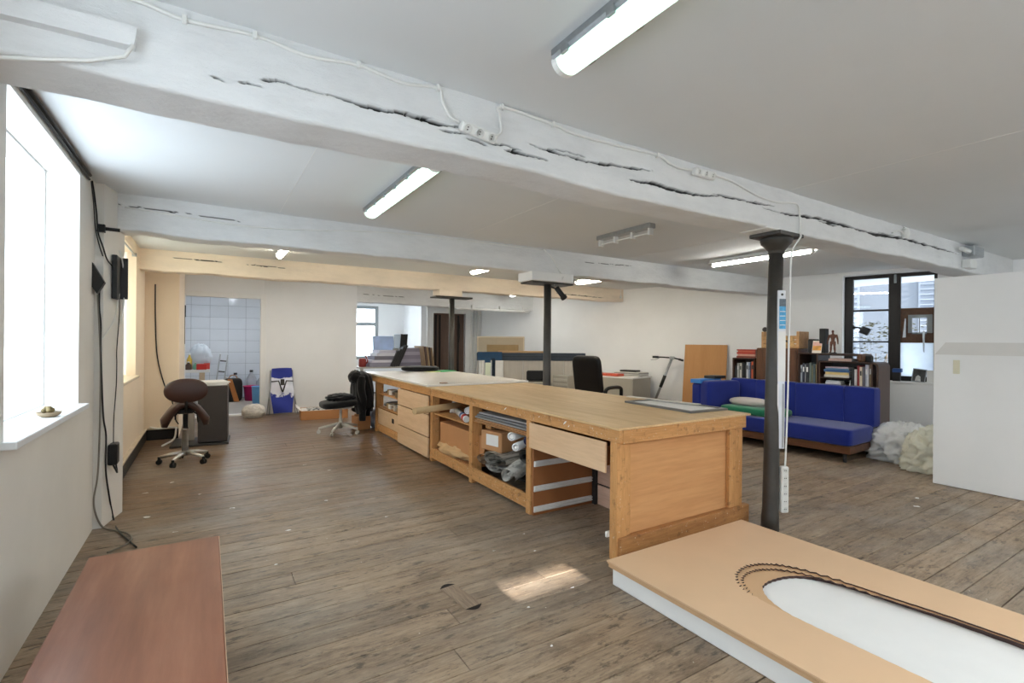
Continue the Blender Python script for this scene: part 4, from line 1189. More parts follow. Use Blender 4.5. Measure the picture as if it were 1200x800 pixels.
row(1.06, .815, 1.0, .917, [('#a9b0b8', .8, .26, 'light grey'), ('#2b2f3d', 1, .29, 'navy'), ('#d8d8d6', .6, .27, 'white'), ('#33343a', 1.5, .29, 'charcoal'), ('#6f7a74', 1, .30, 'grey-green'), ('#8c8460', .8, .26, 'olive'), ('#4c5a5c', 1.2, .29, 'slate'), ('#e0cf8e', 1, .28, 'pale yellow')], 'in the taller middle bookcase', 'upright books in the middle bookcase')
row(.365, .13, 1.0, .917, [('#2f3033', .8, .24, 'black'), ('#dcdad6', .9, .23, 'white'), ('#8d3434', 1.1, .285, 'dark red'), ('#d3c7b2', .9, .265, 'cream'), ('#6f6a70', .8, .27, 'grey'), ('#b7b9c6', .9, .30, 'lilac grey'), ('#c9c9cf', .7, .30, 'silver'), ('#8c7556', .7, .31, 'tan')], 'in the rounded bookcase', 'upright books in the rounded bookcase')
z = 1.02
for i, (c, th, L, cn) in enumerate([('#cfc9bd', .035, .33, 'off-white'), ('#d9c083', .038, .31, 'mustard'), ('#34557f', .036, .34, 'blue'), ('#4e7a94', .018, .30, 'teal'), ('#b7a0a8', .020, .30, 'pinkish grey')]):
    book((.22, th, L), S(1.0 + .01 * (i % 2), .56, z), SR, c, '%s book lying flat, %s from the bottom of the stack in the rounded bookcase' % (cn, ORD[i]), 'stack of flat books in the rounded bookcase', flat=True)
    z += th + .001
z = .917
for i, (c, th, L, cn) in enumerate([('#cfcfd2', .03, .20, 'white'), ('#b3b4ba', .022, .18, 'grey')]):
    book((.16, th, L), S(.985, .60, z), SR, c, '%s small book lying flat, %s from bottom just above the blue sofa back' % (cn, ORD[i]), 'small flat books above the sofa back', flat=True); z += th + .001
solo('hanging_ribbon', MB().tube(curve_pts([S(.965, .37, .99), S(.955, .368, .93), S(.945, .375, .88), S(.94, .385, .82)], 5), .005, 6), M['paperw'], 'white ribbon end hanging from the bookcase over the right sofa back', 'ribbon')
book((.24, .035, .30), S(1.0, .52, 1.257), SR, '#b79d93', 'pinkish pale book lying on rounded bookcase below the long top', None, flat=True)
z = 1.257
for i, (c, th, L, cn) in enumerate([('#7d3c30', .03, .34, 'brown-red'), ('#d0a28c', .035, .32, 'salmon'), ('#b5392b', .028, .33, 'red'), ('#c8654a', .026, .31, 'coral'), ('#a8352a', .02, .33, 'crimson')]):
    book((.24, th, L), S(1.0 + .015 * (i % 2), 1.935, z), SR, c, '%s book lying flat, %s from the bottom on the small left bookcase' % (cn, ORD[i]), 'red books stacked on the small left bookcase', flat=True); z += th + .001
# on the tops
crate = thing('wooden_crate', 'old light wooden crate with printed card on the brown cupboard', 'crate', S(1.17, 1.385, 1.43), SR)
lw = wood('old_light_wood', '#a1764b', '#c39a6b', 'y', .6, 1, .05)
link('bottom', MB().box(-.14, .14, -.26, .26, 0, .012), lw, crate)
for k in range(3): link('slat', MB().box(-.155, -.142, -.26, .26, .012 + k * .065, .068 + k * .065, .002), lw, crate)
for k in range(3): link('slat', MB().box(.142, .155, -.26, .26, .012 + k * .065, .068 + k * .065, .002), lw, crate)
for y in (-.295, .255): link('end_board', MB().box(-.16, .16, y, y + .04, 0, .265, .004), lw, crate)
link('printed_card', MB().box(-.160, -.156, -.22, .10, .03, .19), paint('printed_card', '#b79462', .6, .35, 25, .0), crate)
link('dark_print', MB().box(-.1615, -.160, -.12, .02, .10, .13), M['dark'], crate)
solo('speaker', MB().box(-.08, .08, -.055, .055, 0, .21, .015), M['dark'], 'small black speaker on the taller bookcase behind a card', 'speaker', None, S(1.2, .96, 1.366), SR)
t_ = thing('postcard', 'orange and white picture card leaning on the black speaker', 'card', S(1.06, .86, 1.366), SR)
Tc = Matrix.Rotation(R(12), 4, 'Y')
link('card', MB().box(0, .004, -.065, .065, 0, .19, 0, Tc), paint('cream_card', '#e2d8cc', .5, .03), t_)
link('picture', MB().box(-.001, .0, -.06, .06, .04, .11, 0, Tc), paint('orange_landscape', '#d79a4a', .5, .35, 14), t_)
link('picture_sky', MB().box(-.001, .0, -.06, .06, .11, .17, 0, Tc), paint('pink_sky_print', '#dbaea0', .5, .2, 9), t_)
solo('speaker', MB().box(-.06, .06, -.042, .042, 0, .37, .006), M['black'], 'tall narrow black speaker beside the standing figurine', 'speaker', None, S(1.15, .795, 1.366), SR)
# anatomical figurine
fg = thing('figurine', 'small brown standing muscle figurine on the long bookcase top', 'figurine', S(1.12, .66, 1.366), SR)
bm = MB()
fm = paint('reddish_brown_resin', '#6b4636', .45, .3, 40, .2)
bm.lathe([(0, 0), (.05, 0), (.05, .012), (0, .012)], n=16)
link('stand', bm, M['dark'], fg)
b = MB()
def limb(pts, rs): b.tube(curve_pts(pts, 5), list(np.interp(np.linspace(0, 1, (len(pts) - 1) * 5 + 1), np.linspace(0, 1, len(rs)), rs)), 10)
limb([(0, 0, .165), (0, 0, .20), (.002, 0, .235), (0, 0, .27), (0, 0, .285), (0, 0, .30)], [.026, .024, .03, .034, .016, .012])
b.cushion(-.018, .02, -.052, .052, .225, .285, .8, None, 7)
b.ball((-.004, 0, .322), (.019, .016, .024), 12, 10)
for s in (-1, 1):
    limb([(0, s * .018, .175), (-.004, s * .024, .10), (.0, s * .028, .02)], [.021, .02, .014, .015, .008])
    b.cushion(-.035, .01, s * .03 - .01, s * .03 + .01, .012, .026, .8, None, 5)
    limb([(0, s * .044, .275), (.0, s * .062, .21), (-.008, s * .07, .155), (-.01, s * .072, .135)], [.015, .013, .010, .008, .007])
link('body', b, fm, fg)
bx_ = thing('small_speaker', 'small black cube speaker on rounded bookcase by window', 'speaker', S(1.15, .21, 1.256), SR)
link('body', MB().box(-.04, .04, -.045, .045, 0, .085, .008), M['black'], bx_)

# lamp clipped on the window frame
cl = thing('clip_lamp', 'black clip-on spotlight fixed to the left window frame', 'lamp', PR @ Vector((.13, -1.02, 1.76)), R(14))
Th = Matrix.Translation((-.02, -.15, -.03)) @ Matrix.Rotation(R(25), 4, 'X')
link('head', MB().box(-.055, .055, -.065, .065, -.06, .06, .008, Th), M['black'], cl)
link('arm', MB().tube([(.04, .03, .03), (-.02, -.04, .03), (-.02, -.11, .0)], .014, 8), M['black'], cl)
link('clamp', MB().box(.02, .07, .0, .06, 0, .06, .004), M['black'], cl)
# sill things
pf = thing('photo_frame', 'framed black and white photo leaning on right window sill', 'photo', PR @ Vector((.03, -1.865, .923)), R(14))
Tp = Matrix.Rotation(R(14), 4, 'Y') @ Matrix.Rotation(R(6), 4, 'X')
mb = MB(); w_, h_ = .085, .21
for q in ((-w_, -w_ + .012, 0, h_), (w_ - .012, w_, 0, h_), (-w_, w_, 0, .012), (-w_, w_, h_ - .012, h_)): mb.box(-.006, .006, q[0], q[1], q[2], q[3], .001, Tp)
link('frame', mb, M['wgrey'], pf)
link('print', MB().box(-.002, .002, -w_ + .012, w_ - .012, .012, h_ - .012, 0, Tp), paint('dark_photo_print', '#3c3d3e', .3, .6, 12, 0), pf)
link('print_figure', MB().prism([(-.03, .015), (.04, .015), (.035, .08), (.01, .11), (-.02, .085)], -.0035, -.002, 'x', Tp), paint('pale_photo_print', '#c9c9c7', .3, .3, 30, 0), pf)
solo('white_card', MB().box(-.002, .002, -.05, .05, 0, .19, 0, Matrix.Rotation(R(10), 4, 'Y')), M['paperw'], 'plain white card standing right of the black and white photo', 'card', None, PR @ Vector((.03, -2.02, .923)), R(14))
t_ = thing('blue_box', 'stack of small blue and dark boxes on window sill left end', 'box', PR @ Vector((.05, -1.60, .923)), R(14))
link('box', MB().box(-.06, .06, -.05, .05, 0, .14, .004), M['dark'], t_)
link('lid', MB().box(-.07, .07, -.07, .05, .14, .20, .006), paint('blue_lid', '#31508c', .4, .1), t_)
# plastic bags under the window
def bag(c, r, seed, lo):
    off = Vector((seed * 2.7, seed * 1.3, seed * 3.9))
    def dsp(d):
        a = 1 - 2 * abs(noise.noise(d * 2.0 + off)); b = 1 - 2 * abs(noise.noise(d * 5.0 + off)); c_ = 1 - 2 * abs(noise.noise(d * 11.0 + off))
        return .82 + .24 * a + .14 * b + .08 * c_
    mb = MB().ball(c, r, 84, 52, dsp)
    mb.v = [(x * (1 + max(0, -z) * 1.6), y * (1 + max(0, -z) * 1.6), max(z, lo)) for x, y, z in mb.v]
    return mb
solo('plastic_bag', bag((0, 0, 0), (.25, .33, .27), 12, -.185), sheet('cloudy_white_plastic', '#ebebe8', .2, .05, 5, .3), 'big crumpled cloudy white plastic bag on floor beside the sofa end', 'bag', None, (7.68, 2.74, .19), R(20))
solo('plastic_bag', bag((0, 0, 0), (.22, .28, .29), 15, -.185), sheet('cloudy_cream_plastic', '#ebe8d6', .2, .05, 5, .3), 'big crumpled yellowish plastic bag next to the white divider', 'bag', None, (7.42, 2.36, .19), R(70))
# white panel standing at the right
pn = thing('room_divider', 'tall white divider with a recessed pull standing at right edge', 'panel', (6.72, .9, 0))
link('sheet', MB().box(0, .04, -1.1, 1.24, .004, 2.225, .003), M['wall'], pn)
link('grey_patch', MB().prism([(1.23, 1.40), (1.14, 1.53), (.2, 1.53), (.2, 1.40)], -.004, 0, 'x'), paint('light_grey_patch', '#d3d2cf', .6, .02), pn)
link('pull', MB().box(-.007, .0, 1.02, 1.075, 1.20, 1.345, .003), paint('cream_pull', '#cfcbb4', .4, .05), pn)
# knob on the wall behind the column
solo('iron_peg', MB().cyl(PR @ Vector((0, .31, 1.76)), PR @ Vector((-.16, .30, 1.76)), .012, n=8).ball(PR @ Vector((-.17, .30, 1.76)), .045, 12, 8), M['iron'], 'round iron knob sticking out of right wall left of the column', 'knob')

# brown board, small crate, scooter, desk along the right wall
Tb = PR @ Matrix.Translation((-.19, 1.45, 0)) @ Matrix.Rotation(R(6), 4, 'Y')
solo('brown_board', MB().box(-.01, .01, -.43, .43, 0, 1.475, .003, Tb), wood('brown_board_ply', '#b78552', '#c2905c', 'z', .6, .4, .02, .05, grain=.3), 'large brown board leaning against the right wall by the scooter', 'board')
sp = thing('wooden_box', 'small dark wooden box with recessed front in front of brown board', 'box', PR @ Vector((-.50, 1.30, 0)), R(14))
link('body', MB().box(-.12, .12, -.15, .15, 0, .72, .006), wood('small_box_wood', '#7b5638', '#93694a', 'z', .5, .8, .03), sp)
link('recessed_front', MB().box(-.125, -.119, -.10, .10, .30, .66, .003), wood('small_box_front', '#573824', '#6d4930', 'z', .5, .8, .03), sp)
es = thing('electric_scooter', 'grey and black electric kick scooter parked by the right wall', 'scooter', PR @ Vector((-.28, 2.30, 0)), R(14))
stem0 = Vector((0, .18, .14)); stem1 = Vector((0, -.24, 1.17))
link('stem', MB().cyl(stem0, stem1, .026, n=12), M['steel'], es)
link('stem_pad', MB().cyl(stem0.lerp(stem1, .42), stem0.lerp(stem1, .66), .034, n=12), M['black'], es)
hb = link('handlebar', MB().tube(curve_pts([(-.10, .14, 1.20), (-.03, 0, 1.20), (0, -.24, 1.19), (.03, -.36, 1.17), (.05, -.47, 1.14)], 4), .015, 10), M['dark'], es)
link('grip', MB().cyl((-.10, .14, 1.20), (-.05, .03, 1.20), .024, n=10), M['black'], hb)
link('grip', MB().cyl((.05, -.47, 1.14), (.03, -.38, 1.165), .022, n=10), M['black'], hb)
link('display', MB().box(-.035, .035, -.30, -.20, 1.16, 1.22, .012), M['steel'], es)
link('brake_lever', MB().tube([(-.03, .02, 1.18), (-.10, .06, 1.15), (-.13, .16, 1.14)], .008, 6), M['steel'], es)
link('deck', MB().box(-.075, .075, -.66, .10, .10, .14, .012), M['black'], es)
for y in (.22, -.70): link('wheel', MB().cyl((-.02, y, .10), (.02, y, .10), .10, n=20), M['black'], es)
link('mudguard', MB().box(-.03, .03, -.80, -.62, .205, .218, .004), M['black'], es)
dk = thing('desk', 'grey sided desk with white top against the right wall', 'desk', PR @ Vector((-.55, 3.2, 0)), R(14))
link('desk_top', MB().box(-.35, .42, -.62, .85, .745, .775, .004), M['white'], dk)
gm = paint('greige_panel', '#a8a397', .5, .03)
link('side_panel', MB().box(-.34, .40, -.60, -.575, 0, .745, .003), gm, dk)
link('side_panel', MB().box(-.34, .40, .80, .825, 0, .745, .003), gm, dk)
link('front_panel', MB().box(-.34, -.32, -.57, .2, 0.02, .745, .003), gm, dk)
for k in range(3): link('drawer', MB().box(-.345, -.325, .22, .78, .06 + k * .225, .27 + k * .225, .004), M['wplast'], dk)
solo('red_tray', MB().box(-.14, .14, -.36, .30, 0, .05, .006), paint('red_patterned_edge', '#c5553e', .5, .3, 40), 'flat red-edged tray on the desk beside the black chair', 'tray', None, PR @ Vector((-.70, 3.35, .776)), R(14))
t_ = thing('paper_pile', 'white and grey papers piled on the desk', 'papers', PR @ Vector((-.40, 2.92, .776)), R(14))
for k in range(5):
    link('sheet', MB().box(-.20, .20, -.30, .32, k * .018, k * .018 + .015, .004, Matrix.Rotation(R(rnd.uniform(-7, 7)), 4, 'Z')), paint('paper_%d' % k, ('#d8d6d0', '#b9b6b0', '#e2e1dd', '#9c9a97', '#dcdad5')[k], .6, .1, 10), t_)
solo('black_folder', MB().box(-.11, .11, -.22, .16, 0, .035, .008), M['dark'], 'black folder lying on top of the paper pile', 'folder', None, PR @ Vector((-.42, 2.98, .868)), R(18))
t_ = thing('desk_lamp', 'small desk stand with thin bent wire beside the black chair back', 'stand', PR @ Vector((-.35, 3.75, .776)), R(14))
link('base', MB().lathe([(0, 0), (.06, 0), (.06, .02), (.02, .03), (0, .03)], n=16), M['steel'], t_)
link('wire', MB().tube(curve_pts([(0, 0, .03), (0, .02, .16), (0, .08, .26), (0, .16, .28), (0, .20, .22)], 5), .007, 6), M['steel'], t_)
t_ = thing('perforated_box', 'pale grey perforated crate standing left of the black office chair', 'crate', PR @ Vector((-.95, 4.32, 0)), R(14))
link('body', MB().box(-.18, .18, -.22, .22, 0, .74, .012), gm, t_)
for k in range(6): link('band', MB().box(-.186, -.178, -.20, .20, .06 + k * .11, .12 + k * .11, .004), paint('crate_band_%d' % k, '#bdb9ad', .6, .15, 60), t_)

# ------------------------------------------------------------------ black executive chair
M['leather'] = paint('black_leather', '#101011', .35, .1, 10, .15, bscale=60)
ec = thing('executive_chair', 'black leather high-back office chair behind the workbench', 'chair', (6.28, 7.05, 0), R(14))
link('seat', MB().cushion(-.28, .30, -.28, .28, .40, .52, .4, n=10), M['leather'], ec)
Tb = Matrix.Translation((-.26, 0, .48)) @ Matrix.Rotation(R(-10), 4, 'Y')
link('backrest', MB().cushion(-.06, .06, -.30, .30, 0, .78, .3, Tb, 12), M['leather'], ec)
for s in (-1, 1):
    link('armrest', MB().tube(curve_pts([(-.22, s * .30, .50), (-.2, s * .32, .64), (.0, s * .33, .67), (.26, s * .33, .64), (.30, s * .32, .48)], 5), .035, 8), M['leather'], ec)
link('column', MB().cyl((0, 0, .08), (0, 0, .40), .03), M['black'], ec)
for k in range(5):
    a = 2 * math.pi * k / 5
    lg = link('leg', MB().tube([(0, 0, .11), (.30 * math.cos(a), .30 * math.sin(a), .075)], [.03, .018], 8), M['black'], ec)
    link('caster', MB().cyl((.30 * math.cos(a) - .012, .30 * math.sin(a), .03), (.30 * math.cos(a) + .012, .30 * math.sin(a), .03), .03, n=12), M['black'], lg)
# square black screen/bag by the column
t_ = thing('monitor', 'small black screen standing behind the middle column', 'screen', (6.25, 9.0, 0), R(-32))
link('stand', MB().box(-.3, .3, -.2, .2, 0, .62, .01), gm, t_)
link('screen', MB().box(-.25, .25, -.03, .03, .64, .86, .03), M['black'], t_)
link('foot', MB().box(-.28, .28, -.10, .10, .62, .645, .008), M['dark'], t_)
# long dark blue counter with things on it
ct = thing('counter', 'long dark blue topped counter by the far right wall', 'counter', (5.42, 10.34, 0), R(-28.5))
dbl = paint('dark_blue_grey', '#323c48', .5, .06, 6, .08)
gw = wood('pale_grey_panel', '#b8b2a8', '#c6c0b6', 'z', .6, .5, .02, .05, grain=.4)
link('top', MB().box(0, 2.60, 0, .30, 1.05, 1.23, .006), dbl, ct)
link('top_groove', MB().box(0, 2.60, -.006, 0, 1.14, 1.15), M['black'], ct)
for k in range(4): link('front_panel', MB().box((.62 + k * .49), (1.10 + k * .49), .03, .05, 0, 1.048, .003), gw, ct)
link('side_panel', MB().box(.02, .04, .03, .29, 0, 1.05), gw, ct)
t_ = thing('blue_cloth', 'blue work trousers hanging over left end of the dark counter', 'clothes', (5.42, 10.34, 0), R(-28.5))
jean = fabric('faded_denim', '#34506e', .15, 120)
def drape(y0, y1, zt, zb, ph, x=-.03):
    return MB().grid(lambda u, v: (y0 + (y1 - y0) * u, x - .025 * math.sin(u * 9 + ph) * (.3 + v) - .01 * v, zt + (zb - zt) * v), 14, 10)
link('waist', drape(.02, .60, 1.25, 1.06, 0), jean, t_)
link('trouser_leg', drape(.19, .33, 1.10, .30, 1.2, -.04), jean, t_)
link('trouser_leg', drape(.36, .44, 1.10, .50, 2.0, -.04), fabric('dark_denim', '#22303f', .15, 120), t_)
solo('white_cloth', drape(.07, .20, 1.05, .40, .4, -.02), M['paperw'], 'white cloth hanging below the blue trousers at far left of counter', 'cloth', None, (5.42, 10.34, 0), R(-28.5))
solo('white_box', MB().box(.44, .63, -.05, .02, .3, 1.045, .006), M['wplast'], 'white narrow panel hanging right of the blue trousers', 'panel', None, (5.42, 10.34, 0), R(-28.5))
solo('note_sheet', MB().box(.20, .33, -.085, -.08, .50, 1.0, .001), paint('pale_mint_sheet', '#dfe8d2', .6, .04), 'pale sheet with yellow edge hanging on the blue trousers', 'sheet', None, (5.42, 10.34, 0), R(-28.5))
cv = thing('canvas', 'large beige framed canvas standing on the dark counter', 'canvas', (5.42, 10.34, 0), R(-28.5))
link('panel', MB().box(.02, 1.13, .27, .29, 1.24, 1.60, .003), paint('beige_canvas', '#b7ab95', .8, .05, 3), cv)
mb = MB()
for q in ((0, .03, 1.23, 1.62), (1.12, 1.15, 1.23, 1.62), (.03, 1.12, 1.59, 1.62)): mb.box(q[0], q[1], .255, .28, q[2], q[3], .002)
link('frame', mb, paint('pale_frame', '#cfc4ae', .6, .04), cv)
solo('canvas', MB().box(.24, 1.0, .21, .235, 1.232, 1.42, .003), paint('olive_tan_canvas', '#9a8460', .8, .1, 5), 'smaller olive tan canvas in front of the beige one', 'canvas', None, (5.42, 10.34, 0), R(-28.5))
solo('board', MB().box(.50, 1.75, .02, .20, 1.232, 1.275, .004), paint('tan_board', '#b3906a', .7, .06), 'flat tan boards lying on the dark counter left of the column', 'board', None, (5.42, 10.34, 0), R(-28.5))
# pipes on the far wall
mb = MB(); mb.cyl((6.72, YD - .03, 0), (6.72, YD - .03, 2.5), .03); mb.cyl((6.83, YD - .03, 0), (6.83, YD - .03, 2.5), .022)
solo('heating_pipe', mb, M['white'], 'pair of white painted pipes in the corner right of the dark door', 'pipe')
mb = MB(); mb.tube(curve_pts([(5.2, 10.97, 2.30), (6.4, 10.95, 2.30), (7.3, 10.93, 2.29)], 4), .028, 10)
for x in (5.6, 6.4, 7.1): mb.box(x - .012, x + .012, 10.92, 11.0, 2.30, 2.40)
solo('ceiling_pipe', mb, M['white'], 'white pipe running along the farthest beam', 'pipe')
solo('thermostat', MB().box(-.05, .05, -.03, 0, -.09, .09, .008), M['wplast'], 'small white box on the wall right of dark door', 'box', None, (6.72, YD - .06, 1.52))

# ------------------------------------------------------------------ window alcove: stored flat works on trestles
t_ = thing('storage_table', 'low grey storage table under the stacked canvases in window alcove', 'table', (3.95, 11.9, 0))
link('table_top', MB().box(-.95, .95, -.40, .40, .84, .87, .004), gm, t_)
for sx in (-1, 1):
    for sy in (-1, 1): link('leg', MB().box(sx * .90 - .03, sx * .90 + .03, sy * .35 - .03, sy * .35 + .03, 0, .84), gm, t_)
z = .871
specs = [('#8d8a98', .10, .62, 'dark lilac grey'), ('#d5d4dc', .06, .58, 'white'), ('#77747f', .09, .52, 'grey'), ('#dcdce4', .07, .46, 'pale white'), ('#c9c8d6', .07, .40, 'lilac white')]
for i, (c, th, L, cn) in enumerate(specs):
    solo('flat_box', MB().box(-L / 2, L / 2, -.30, .30, 0, th, .004), paint('flat_box_%d' % i, c, .6, .06), '%s flat box, %s from bottom of the left stack in the window alcove' % (cn, ORD[i]), 'box', 'flat boxes stacked in the alcove', (3.56 + .03 * i, 11.9, z)); z += th + .001
solo('blue_white_picture', MB().box(-.26, .26, -.01, .01, 0, .34, .003, Matrix.Rotation(R(-8), 4, 'X')), paint('blue_white_gradient', '#b3c8ea', .5, .18, 3, 0), 'blue and white picture standing on the left stack of boxes', 'picture', None, (3.70, 12.0, z))
for i in range(4):
    solo('black_portfolio', MB().box(-.05, .0, -.10, .10, 0, .40 + .05 * i, .006, Matrix.Rotation(R(24), 4, 'Y')), M['dark'], ('first', 'second', 'third', 'fourth')[i] + ' black portfolio from the left leaning between the two stacks in the alcove', 'portfolio', 'leaning black portfolios', (3.78 + .06 * i, 11.62 + .02 * i, .872))
z = .871
for i, (c, th, L, cn) in enumerate([('#7c7888', .09, .62, 'slate'), ('#a19dae', .08, .60, 'lilac'), ('#8b8797', .10, .56, 'dusky grey'), ('#aba7b8', .08, .52, 'pale lilac'), ('#8f8b9b', .09, .44, 'grey violet')]):
    solo('flat_box', MB().box(-L / 2, L / 2, -.20, .28, 0, th, .004), paint('flat_box_r%d' % i, c, .6, .06), '%s flat box, %s from bottom of the right stack in the window alcove' % (cn, ORD[i]), 'box', 'flat boxes stacked in the alcove', (4.32, 11.9, z)); z += th + .001
for i in range(3):
    solo('black_portfolio', MB().box(-.02, .03, -.26, .26, 0, .36, .004, Matrix.Rotation(R(4), 4, 'Y')), M['black'], 'upright black folder standing highest behind the blue picture, ' + ('left', 'middle', 'right')[i] + ' of three', 'folder', 'upright black folders', (4.06 + .065 * i, 12.05, 1.30))
solo('shelf_block', MB().box(-.12, .26, -.2, .2, 0, .43, .004), gm, 'grey block under the three black folders in the alcove', 'block', None, (4.05, 12.05, .871))
for i in range(5):
    mm = ('#9b8468', '#6f5a52', '#b39b78', '#544741', '#a58a68')[i]
    solo('leaning_board', MB().box(-.012, .012, -.30, .30, 0, .50 - .01 * i, .003, Matrix.Rotation(R(-7), 4, 'Y')), paint('leaning_board_%d' % i, mm, .6, .08), ('tan', 'brown', 'light tan', 'dark brown', 'mid tan')[i] + ' thin board leaning on the right of the alcove stacks', 'board', 'thin boards leaning in the alcove', (4.58 + .055 * i, 11.75, .871))
t_ = thing('red_watering_can', 'red can with thin spout standing at the left of alcove window', 'can', (3.12, 11.75, .871))
rd = paint('dull_red', '#8c2f26', .5, .15, 10)
link('body', MB().lathe([(.08, 0), (.085, .02), (.085, .17), (.06, .20), (.06, .20), (0, .20)], n=18), rd, t_)
link('spout', MB().tube(curve_pts([(.07, 0, .06), (.12, 0, .14), (.06, 0, .28), (.05, 0, .33)], 4), [.02 - .0011 * k for k in range(13)], 8), rd, t_)

# ------------------------------------------------------------------ white office chair base with a black jacket
oc = thing('office_chair', 'black seat office chair with white star base beside the workbench end', 'chair', (1.84, 8.22, 0))
M['chairw'] = paint('pale_grey_chair_metal', '#c9c6bf', .4, .03, 8, .03)
M['seatblk'] = fabric('black_seat_cloth', '#17171a', .1, 200)
link('column', MB().lathe([(.028, .08), (.028, .24), (.02, .24), (.02, .42), (.0, .42)], n=16), M['chairw'], oc)
for k in range(5):
    a = R(20 + 72 * k)
    e = Vector((.33 * math.cos(a), .33 * math.sin(a), .085))
    lg = link('leg', MB().tube([(0, 0, .15), tuple(e * .55 + Vector((0, 0, .07))), tuple(e)], [.032, .024, .016], 8), M['chairw'], oc)
    cm = MB(); n_ = Vector((-math.sin(a), math.cos(a), 0))
    for s in (-1, 1): cm.cyl(Vector((e.x, e.y, .03)) + n_ * (s * .022), Vector((e.x, e.y, .03)) + n_ * (s * .008), .03, n=12)
    cm.cyl(Vector((e.x, e.y, .04)), e, .008, n=8)
    link('caster', cm, M['chairw'], lg)
link('seat', MB().cushion(-.28, .28, -.26, .26, .42, .54, .5, Matrix.Rotation(R(-4), 4, 'Y'), 10), M['seatblk'], oc)
link('seat_pan', MB().box(-.14, .16, -.10, .10, .395, .43, .012), M['chairw'], oc)
link('back_bar', MB().tube(curve_pts([(.10, 0, .41), (.30, 0, .43), (.33, 0, .60), (.34, 0, .80)], 5), .02, 8), M['chairw'], oc)
link('backrest', MB().cushion(.27, .35, -.22, .22, .62, .95, .5, None, 8), M['seatblk'], oc)
jk = thing('jacket', 'black hooded jacket hung over the office chair back', 'jacket', (2.15, 8.22, .3))
jm = fabric('black_jacket_cloth', '#0f0f11', .2, 150)
def jf(u, v):
    a = 2 * math.pi * u
    zz = .12 + (.70 - .12) * v
    fold = 1 + .13 * math.sin(5 * a + 2 * v) * (1 - v) + .07 * math.sin(11 * a + 5 * v)
    rx = (.125 + .045 * math.sin(math.pi * (1 - v) * .8)) * fold * (1 if v < .85 else max(.03, 1 - ((v - .85) / .15) ** 2 * .97))
    ry = (.27 - .05 * v) * fold * (1 if v < .85 else max(.03, 1 - ((v - .85) / .15) ** 2 * .97))
    return (.02 + rx * math.cos(a) + .03 * (1 - v), ry * math.sin(a), zz - .12 * (1 - v) * (.5 + .5 * math.sin(a * 2 + .6)))
link('body', MB().grid(jf, 49, 22), jm, jk)
link('hood', crumple((-.09, -.05, .60), (.10, .13, .10), 31, .2), jm, jk)
for s, x in ((-1, -.02), (1, .16)):
    link('sleeve', MB().tube(curve_pts([(x, s * .16, .60), (x - .03, s * .24, .42), (x + .02, s * .21, .20), (x + .01, s * .19, .02), (x + .01, s * .19, -.10)], 5), [.07, .07, .068, .066, .064, .063, .062, .06, .06, .058, .057, .056, .056, .055, .055, .055, .054, .054, .053, .052, .05], 10), jm, jk)
solo('black_clothes', crumple((0, 0, 0), (.20, .17, .055), 33, .3), fabric('charcoal_cloth', '#1c1d21', .2, 150), 'folded dark clothes lying on the office chair seat', 'clothes', None, (1.84, 8.2, .575))
t_ = thing('small_box', 'small plain cardboard box on floor beside the far bench leg', 'box', (2.22, 8.45, 0), R(8))
link('body', MB().box(-.10, .12, -.14, .14, 0, .22, .004), M['card'], t_)
for y in (-.03, .02): link('flap', MB().box(-.10, .12, y - .006, y + .004, .22, .26, .001), M['card'], t_)
solo('paper_bundle', crumple((0, 0, 0), (.09, .12, .14), 41, .25), paint('blue_grey_paper', '#9aa0b0', .7, .2, 9), 'crumpled bluish papers behind the small cardboard box under the bench end', 'paper', None, (2.47, 8.45, .155))
# flat box with printed sheet, by the partition
fb = thing('flat_cardboard_box', 'low open cardboard box with black and white print by the partition', 'box', (1.93, 10.05, 0), R(-6))
mb = MB()
mb.box(-.42, .42, -.26, .26, 0, .012); 
for q in ((-.42, .42, -.26, -.25), (-.42, .42, .25, .26), (-.42, -.41, -.25, .25), (.41, .42, -.25, .25)): mb.box(q[0], q[1], q[2], q[3], .012, .17)
link('tray', mb, M['card'], fb)
link('lining', MB().box(-.405, .405, -.245, .245, .09, .165, .01), M['paperw'], fb)
link('flap', MB().prism([(-.42, .17), (-.50, .24), (-.49, .245), (-.415, .18)], -.26, .26, 'y'), M['paperw'], fb)
pt = NT('black_white_print'); v = pt.coords()
pt.col(pt.ramp(pt.noise(v, 14, 3), [(.48, lin('#1d1d1f')), (.52, lin('#c9c7c2'))]))
link('print', MB().box(-.30, .12, -.18, .18, .166, .178, .002), pt.m, fb)
solo('white_sheets', crumple((0, 0, 0), (.14, .18, .03), 44, .3), M['paperw'], 'loose white sheets in the right half of the low cardboard box', 'paper', None, (2.16, 10.02, .20))
# folded blue fabric chair leaning on the partition
fc = thing('folding_chair', 'folded blue and white fabric camp chair leaning against the partition', 'chair', (1.28, 10.72, 0))
bw = NT('blue_white_tie_dye'); v = bw.coords()
sep = bw.new('ShaderNodeSeparateXYZ'); tc = bw.new('ShaderNodeTexCoord'); bw.l(tc.outputs['Object'], sep.inputs[0])
mr = bw.new('ShaderNodeMapRange'); mr.inputs['From Min'].default_value = .28; mr.inputs['From Max'].default_value = .50; mr.inputs['To Min'].default_value = -.25; mr.inputs['To Max'].default_value = .22
bw.l(sep.outputs['Z'], mr.inputs['Value'])
m2 = bw.new('ShaderNodeMapRange'); m2.inputs['From Min'].default_value = .70; m2.inputs['From Max'].default_value = .76; m2.inputs['To Min'].default_value = 0; m2.inputs['To Max'].default_value = -.5
bw.l(sep.outputs['Z'], m2.inputs['Value'])
a1 = bw.new('ShaderNodeMath', operation='ADD'); bw.l(bw.noise(v, 9, 5, .65), a1.inputs[0]); bw.l(mr.outputs[0], a1.inputs[1])
